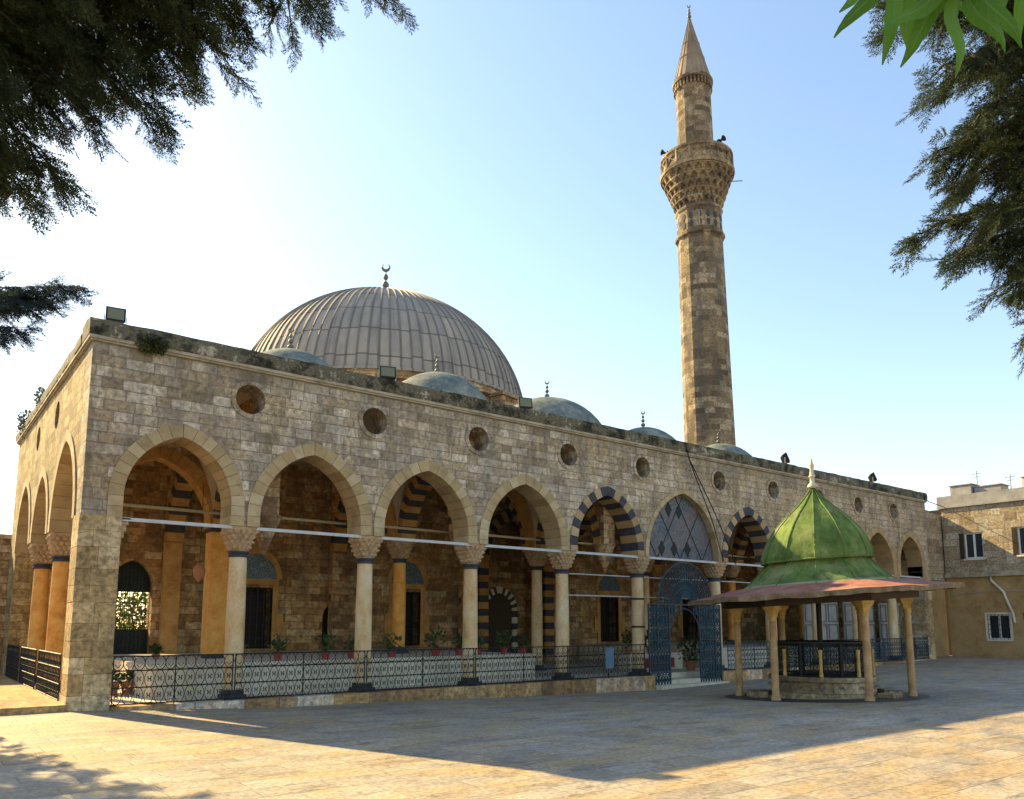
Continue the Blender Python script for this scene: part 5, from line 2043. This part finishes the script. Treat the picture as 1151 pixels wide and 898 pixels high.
def conifer(name, base, top, boughs, label, seed, spray=(0.26, 0.5), dens=1.0, tr=0.22, mat='conifer', crown=None):
    rng = np.random.default_rng(seed)
    o = thing(name, base, label, 'tree')
    tb = MB()
    hs = np.linspace(0, 1, 9)
    tb.tube([(base[0] + (top[0] - base[0]) * h, base[1] + (top[1] - base[1]) * h, base[2] - 0.1 + (top[2] - base[2]) * h) for h in hs], [tr * (1.25 - 1.15 * h) for h in hs], 12)
    P, D, S = [], [], []
    for (z0, tip, sag, thick, width) in boughs:
        h = (z0 - base[2]) / (top[2] - base[2])
        a = (base[0] + (top[0] - base[0]) * h, base[1] + (top[1] - base[1]) * h, z0)
        c = curve3(a, tip, sag, 14)
        tb.tube([tuple(p) for p in c], [thick * (1 - 0.85 * i / 13) for i in range(14)], 6)
        L = np.linalg.norm(np.array(tip) - np.array(a))
        n2 = max(4, int(L / 0.16 * dens))
        for i in range(n2 + 1):
            f = 0.12 + 0.88 * i / n2
            q = a + (np.array(tip) - np.array(a)) * f
            q[2] += sag * 4 * f * (1 - f)
            d = np.array(tip) - np.array(a)
            d[2] += sag * 4 * (1 - 2 * f)
            d /= np.linalg.norm(d)
            wl = width * (0.45 + 0.75 * math.sin(math.pi * min(f * 0.85 + 0.1, 1.0))) if i < n2 else width * 0.4
            for s in (-1, 1):
                if i == n2 and s == 1:
                    continue
                sd = np.cross(d, [0, 0, 1.0]) * s * rng.uniform(0.5, 1.0) + d * rng.uniform(0.5, 1.0) + rng.normal(size=3) * 0.3
                sd[2] += rng.uniform(-0.75, 0.15)
                if i == n2:
                    sd = d.copy()
                sd /= np.linalg.norm(sd)
                l2 = wl * rng.uniform(0.55, 1.15)
                e = q + sd * l2
                e[2] -= 0.12 * l2
                tb.tube([tuple(q), tuple((q + e) / 2 + np.array([0, 0, 0.03])), tuple(e)], [0.012, 0.008, 0.004], 4)
                ns = max(3, int(l2 / 0.085 * dens))
                for j in range(ns + 1):
                    g_ = j / ns
                    pp_ = q + (e - q) * g_
                    for s3 in (-1, 1):
                        dd_ = sd * rng.uniform(0.6, 1.0) + np.cross(sd, [0, 0, 1.0]) * s3 * rng.uniform(0.1, 0.8) + rng.normal(size=3) * 0.22
                        dd_[2] -= rng.uniform(0.0, 0.35)
                        dd_ /= np.linalg.norm(dd_)
                        P.append(pp_ + rng.normal(size=3) * 0.02)
                        D.append(dd_)
                        S.append(rng.uniform(*spray) * (1.0 - 0.35 * g_))
    tb.build('trunk', M['bark'], o, smooth=60)
    V, F = place_sprays(np.array(P), np.array(D), np.array(S), seed + 1)
    npmesh('foliage', V, F, M[mat], o)
    return o


# big conifer on the left: trunk out of the picture, boughs hang into it
LB = (-4.9, -13.2, 0.0)
bl = []
for (z0, tip, sag, wdt) in [
        (7.6, (-0.13, -12.72, 7.19), 0.35, 0.75), (7.2, (-0.65, -12.62, 6.72), 0.35, 0.70), (8.0, (-0.44, -12.57, 7.48), 0.3, 0.80), (7.0, (-1.23, -12.41, 6.53), 0.3, 0.66), (6.7, (-1.31, -12.38, 6.19), 0.3, 0.62),
        (7.4, (-1.32, -12.27, 6.72), 0.3, 0.80), (6.2, (-1.68, -12.15, 5.65), 0.3, 0.53), (6.6, (-1.51, -12.05, 6.16), 0.3, 0.62), (7.0, (-1.91, -12.21, 6.17), 0.3, 0.70), (6.0, (-2.05, -12.08, 5.45), 0.3, 0.53), (5.5, (-2.23, -12.02, 4.97), 0.3, 0.44),
        (5.3, (-2.45, -12.12, 4.77), 0.25, 0.44), (6.2, (-2.40, -12.17, 5.47), 0.3, 0.66), (6.8, (-2.59, -12.19, 5.91), 0.3, 0.70), (7.2, (-2.29, -12.12, 6.46), 0.3, 0.70), (5.7, (-2.74, -12.32, 4.99), 0.25, 0.62), (5.3, (-2.67, -12.30, 4.72), 0.25, 0.44),
        (7.9, (-1.05, -12.82, 7.08), 0.3, 0.90), (7.9, (-1.92, -12.57, 6.75), 0.3, 0.90), (7.5, (-2.76, -12.49, 6.32), 0.3, 0.79), (6.8, (-2.27, -11.17, 6.50), 0.3, 0.70), (7.4, (-1.57, -11.54, 7.01), 0.3, 0.80), (6.8, (-2.74, -11.18, 6.19), 0.3, 0.70), (6.8, (-1.95, -11.29, 6.26), 0.3, 0.62)]:
    bl.append((z0, tip, sag, 0.035, wdt))
rt_ = random.Random(77)
for q in range(22):                           # the rest of its crown, away from the picture
    t = rad(100 + 170 * q / 21)
    z0 = rt_.uniform(4.5, 9.5)
    Lq = 3.2 * (1 - (z0 - 4.5) / 8)
    bl.append((z0, (LB[0] + Lq * math.cos(t), LB[1] + Lq * math.sin(t), z0 - 0.6), 0.3, 0.035, 0.8))
conifer('conifer_tree', LB, (-4.7, -13.0, 11.0), bl, 'dark conifer whose drooping boughs fill the upper left corner', 5, spray=(0.2, 0.38), dens=0.8)

RB = (4.9, -16.6, 0.0)
bl = []
for (z0, tip, sag, wdt) in [
        (6.6, (2.55, -15.88, 6.22), 0.25, 0.5), (6.1, (2.76, -16.06, 5.69), 0.25, 0.5), (5.5, (3.00, -15.89, 5.22), 0.25, 0.5), (5.4, (2.99, -16.03, 4.91), 0.25, 0.45), (4.9, (3.32, -15.53, 4.80), 0.25, 0.4), (4.7, (3.25, -15.89, 4.51), 0.2, 0.4),
        (5.8, (3.02, -16.17, 5.37), 0.25, 0.6), (6.5, (2.99, -16.33, 5.87), 0.25, 0.6), (5.2, (3.18, -16.23, 4.68), 0.2, 0.5), (4.5, (3.38, -16.17, 4.16), 0.2, 0.4), (4.2, (3.50, -16.23, 3.89), 0.15, 0.35), (4.9, (3.49, -16.22, 4.48), 0.2, 0.5),
        (5.6, (3.46, -16.34, 5.11), 0.2, 0.6), (6.0, (3.35, -16.46, 5.56), 0.2, 0.6), (6.9, (3.04, -16.12, 6.40), 0.25, 0.6), (6.8, (3.32, -16.52, 6.20), 0.25, 0.7), (5.2, (3.84, -16.30, 4.77), 0.2, 0.5), (4.5, (3.86, -16.27, 4.15), 0.2, 0.5), (7.3, (3.00, -16.38, 6.55), 0.25, 0.7)]:
    bl.append((z0, tip, sag, 0.03, wdt))
for q in range(18):
    t = rad(-140 + 130 * q / 17)
    z0 = rt_.uniform(3.8, 9.0)
    Lq = 2.2 * (1 - (z0 - 3.8) / 8)
    bl.append((z0, (RB[0] + Lq * math.cos(t), RB[1] + Lq * math.sin(t), z0 - 0.5), 0.3, 0.035, 0.7))
conifer('conifer_tree', RB, (4.8, -16.6, 10.5), bl, 'dark green conifer reaching in at the right edge of the picture', 8, spray=(0.18, 0.33), dens=0.75)


SB = (-4.7, -0.8, 0.0)
bl = [(6.6, (-1.10, -5.07, 6.80), 0.25, 0.03, 0.28), (6.2, (-1.62, -5.05, 6.42), 0.25, 0.03, 0.3), (5.9, (-1.67, -5.03, 6.05), 0.2, 0.03, 0.24), (6.4, (-1.35, -5.0, 6.58), 0.25, 0.03, 0.3)]
for q in range(46):
    t = rad(137.5 * q)
    z0 = 2.6 + 6.2 * q / 45
    Lq = 2.1 * (1 - 0.55 * (z0 - 2.6) / 6.2)
    bl.append((z0, (SB[0] + Lq * math.cos(t), SB[1] + Lq * math.sin(t), z0 - 0.35), 0.2, 0.035, 0.75))
conifer('conifer_tree', SB, (-4.6, -0.8, 9.4), bl, 'conifer with one small dark twig showing at the left edge, above the corner', 31, spray=(0.24, 0.42), dens=0.55, mat='leaf_dark')

# near tree with big pointed leaflets over the photographer's right shoulder
NB = (1.1, -19.2, 0)
nt = thing('young_tree', NB, 'tree with large bright green pointed leaves at the top right corner', 'tree')
tb = MB()
tw = [np.array((1.1, -19.2, -0.1)), np.array((1.0, -19.1, 1.6)), np.array((0.75, -18.9, 3.0)), np.array((0.2, -18.4, 4.0))]
tb.tube([tuple(p) for p in tw], [0.1, 0.08, 0.055, 0.03], 8)
leafV, leafF, leafUV = [], [], []


def leaflet(p, d, nrm, L, w):
    d = d / np.linalg.norm(d)
    s = np.cross(d, nrm)
    s /= np.linalg.norm(s)
    nn = np.cross(s, d)
    n = 9
    b = len(leafV)
    for i in range(n + 1):
        f = i / n
        ww = w * math.sin(math.pi * f ** 0.8) ** 0.85 * (1.0 if i % 2 else 0.92) if 0 < i < n else 0.0015
        bend = -0.22 * L * f * f
        c = p + d * L * f + nn * (bend + 0.012 * math.sin(f * 9 + L * 90)) + s * 0.10 * L * f * f * math.sin(L * 500)
        leafV.append(c + s * ww + nn * ww * 0.35)
        leafV.append(c)
        leafV.append(c - s * ww + nn * ww * 0.35)
        leafUV.extend([(f, 1.0, 0.0), (f, 0.0, 0.0), (f, 1.0, 0.0)])
    for i in range(n):
        for k_ in (0, 1):
            leafF.append((b + i * 3 + k_, b + i * 3 + k_ + 1, b + (i + 1) * 3 + k_ + 1, b + (i + 1) * 3 + k_))


rng = np.random.default_rng(4)
cl = [(-1.34, -17.66, 2.99), (-1.34, -17.55, 3.1), (-1.17, -17.71, 3.12), (-1.26, -17.66, 3.21)]
for hub in cl:
    hub = np.array(hub)
    tb.tube([tuple(p) for p in curve3(tw[3], hub, 0.12, 6)], [0.02, 0.016, 0.012, 0.009, 0.006, 0.004], 5)
    view = hub - np.array(CAM)
    view /= np.linalg.norm(view)
    r_ = np.array(rh)
    up_ = np.cross(r_, view)
    for ang in (-140, -115, -92, -66, -40, 20):
        a = rad(ang + rng.uniform(-8, 8))
        dd_ = r_ * math.cos(a) + up_ * math.sin(a) + view * rng.uniform(-0.35, 0.35)
        leaflet(hub, dd_, view + rng.normal(size=3) * 0.35, rng.uniform(0.16, 0.205), rng.uniform(0.018, 0.022))
for q in range(60):                             # the rest of the crown, above and behind
    hub = tw[3] + rng.normal(size=3) * np.array((0.6, 0.5, 0.35)) + np.array((0.55, -0.35, 0.75))
    tb.tube([tuple(tw[3]), tuple(hub)], [0.01, 0.004], 4)
    for ang in range(6):
        dd_ = rng.normal(size=3)
        dd_[2] -= 0.6
        leaflet(hub, dd_, rng.normal(size=3), rng.uniform(0.15, 0.22), rng.uniform(0.024, 0.032))
tb.build('trunk', M['bark'], nt, smooth=60)
lo_ = npmesh('foliage', np.array(leafV), np.array(leafF), M['leaf_bright'], nt, smooth=True)
at = lo_.data.attributes.new('leaf_uv', 'FLOAT_VECTOR', 'POINT')
at.data.foreach_set('vector', np.array(leafUV, np.float32).ravel())

# garden shrub behind the grille
sh = thing('garden_shrub', (4.2, 14.3, 0), 'sunlit green shrub seen through the grille inside the first arch', 'shrub')
V, F = leaf_cloud(900, 2600, (4.3, 14.4, 2.0), (1.9, 0.8, 1.7), 0.17)
npmesh('foliage', V, F, M['shrub'], sh)
mb = MB()
for q in range(7):
    mb.tube([(4.2 + 0.05 * q, 14.3, -0.1), (3.4 + 0.3 * q, 14.3, 1.6), (2.9 + 0.4 * q, 14.4, 2.8)], [0.04, 0.025, 0.01], 5)
mb.build('trunk', M['bark'], sh)
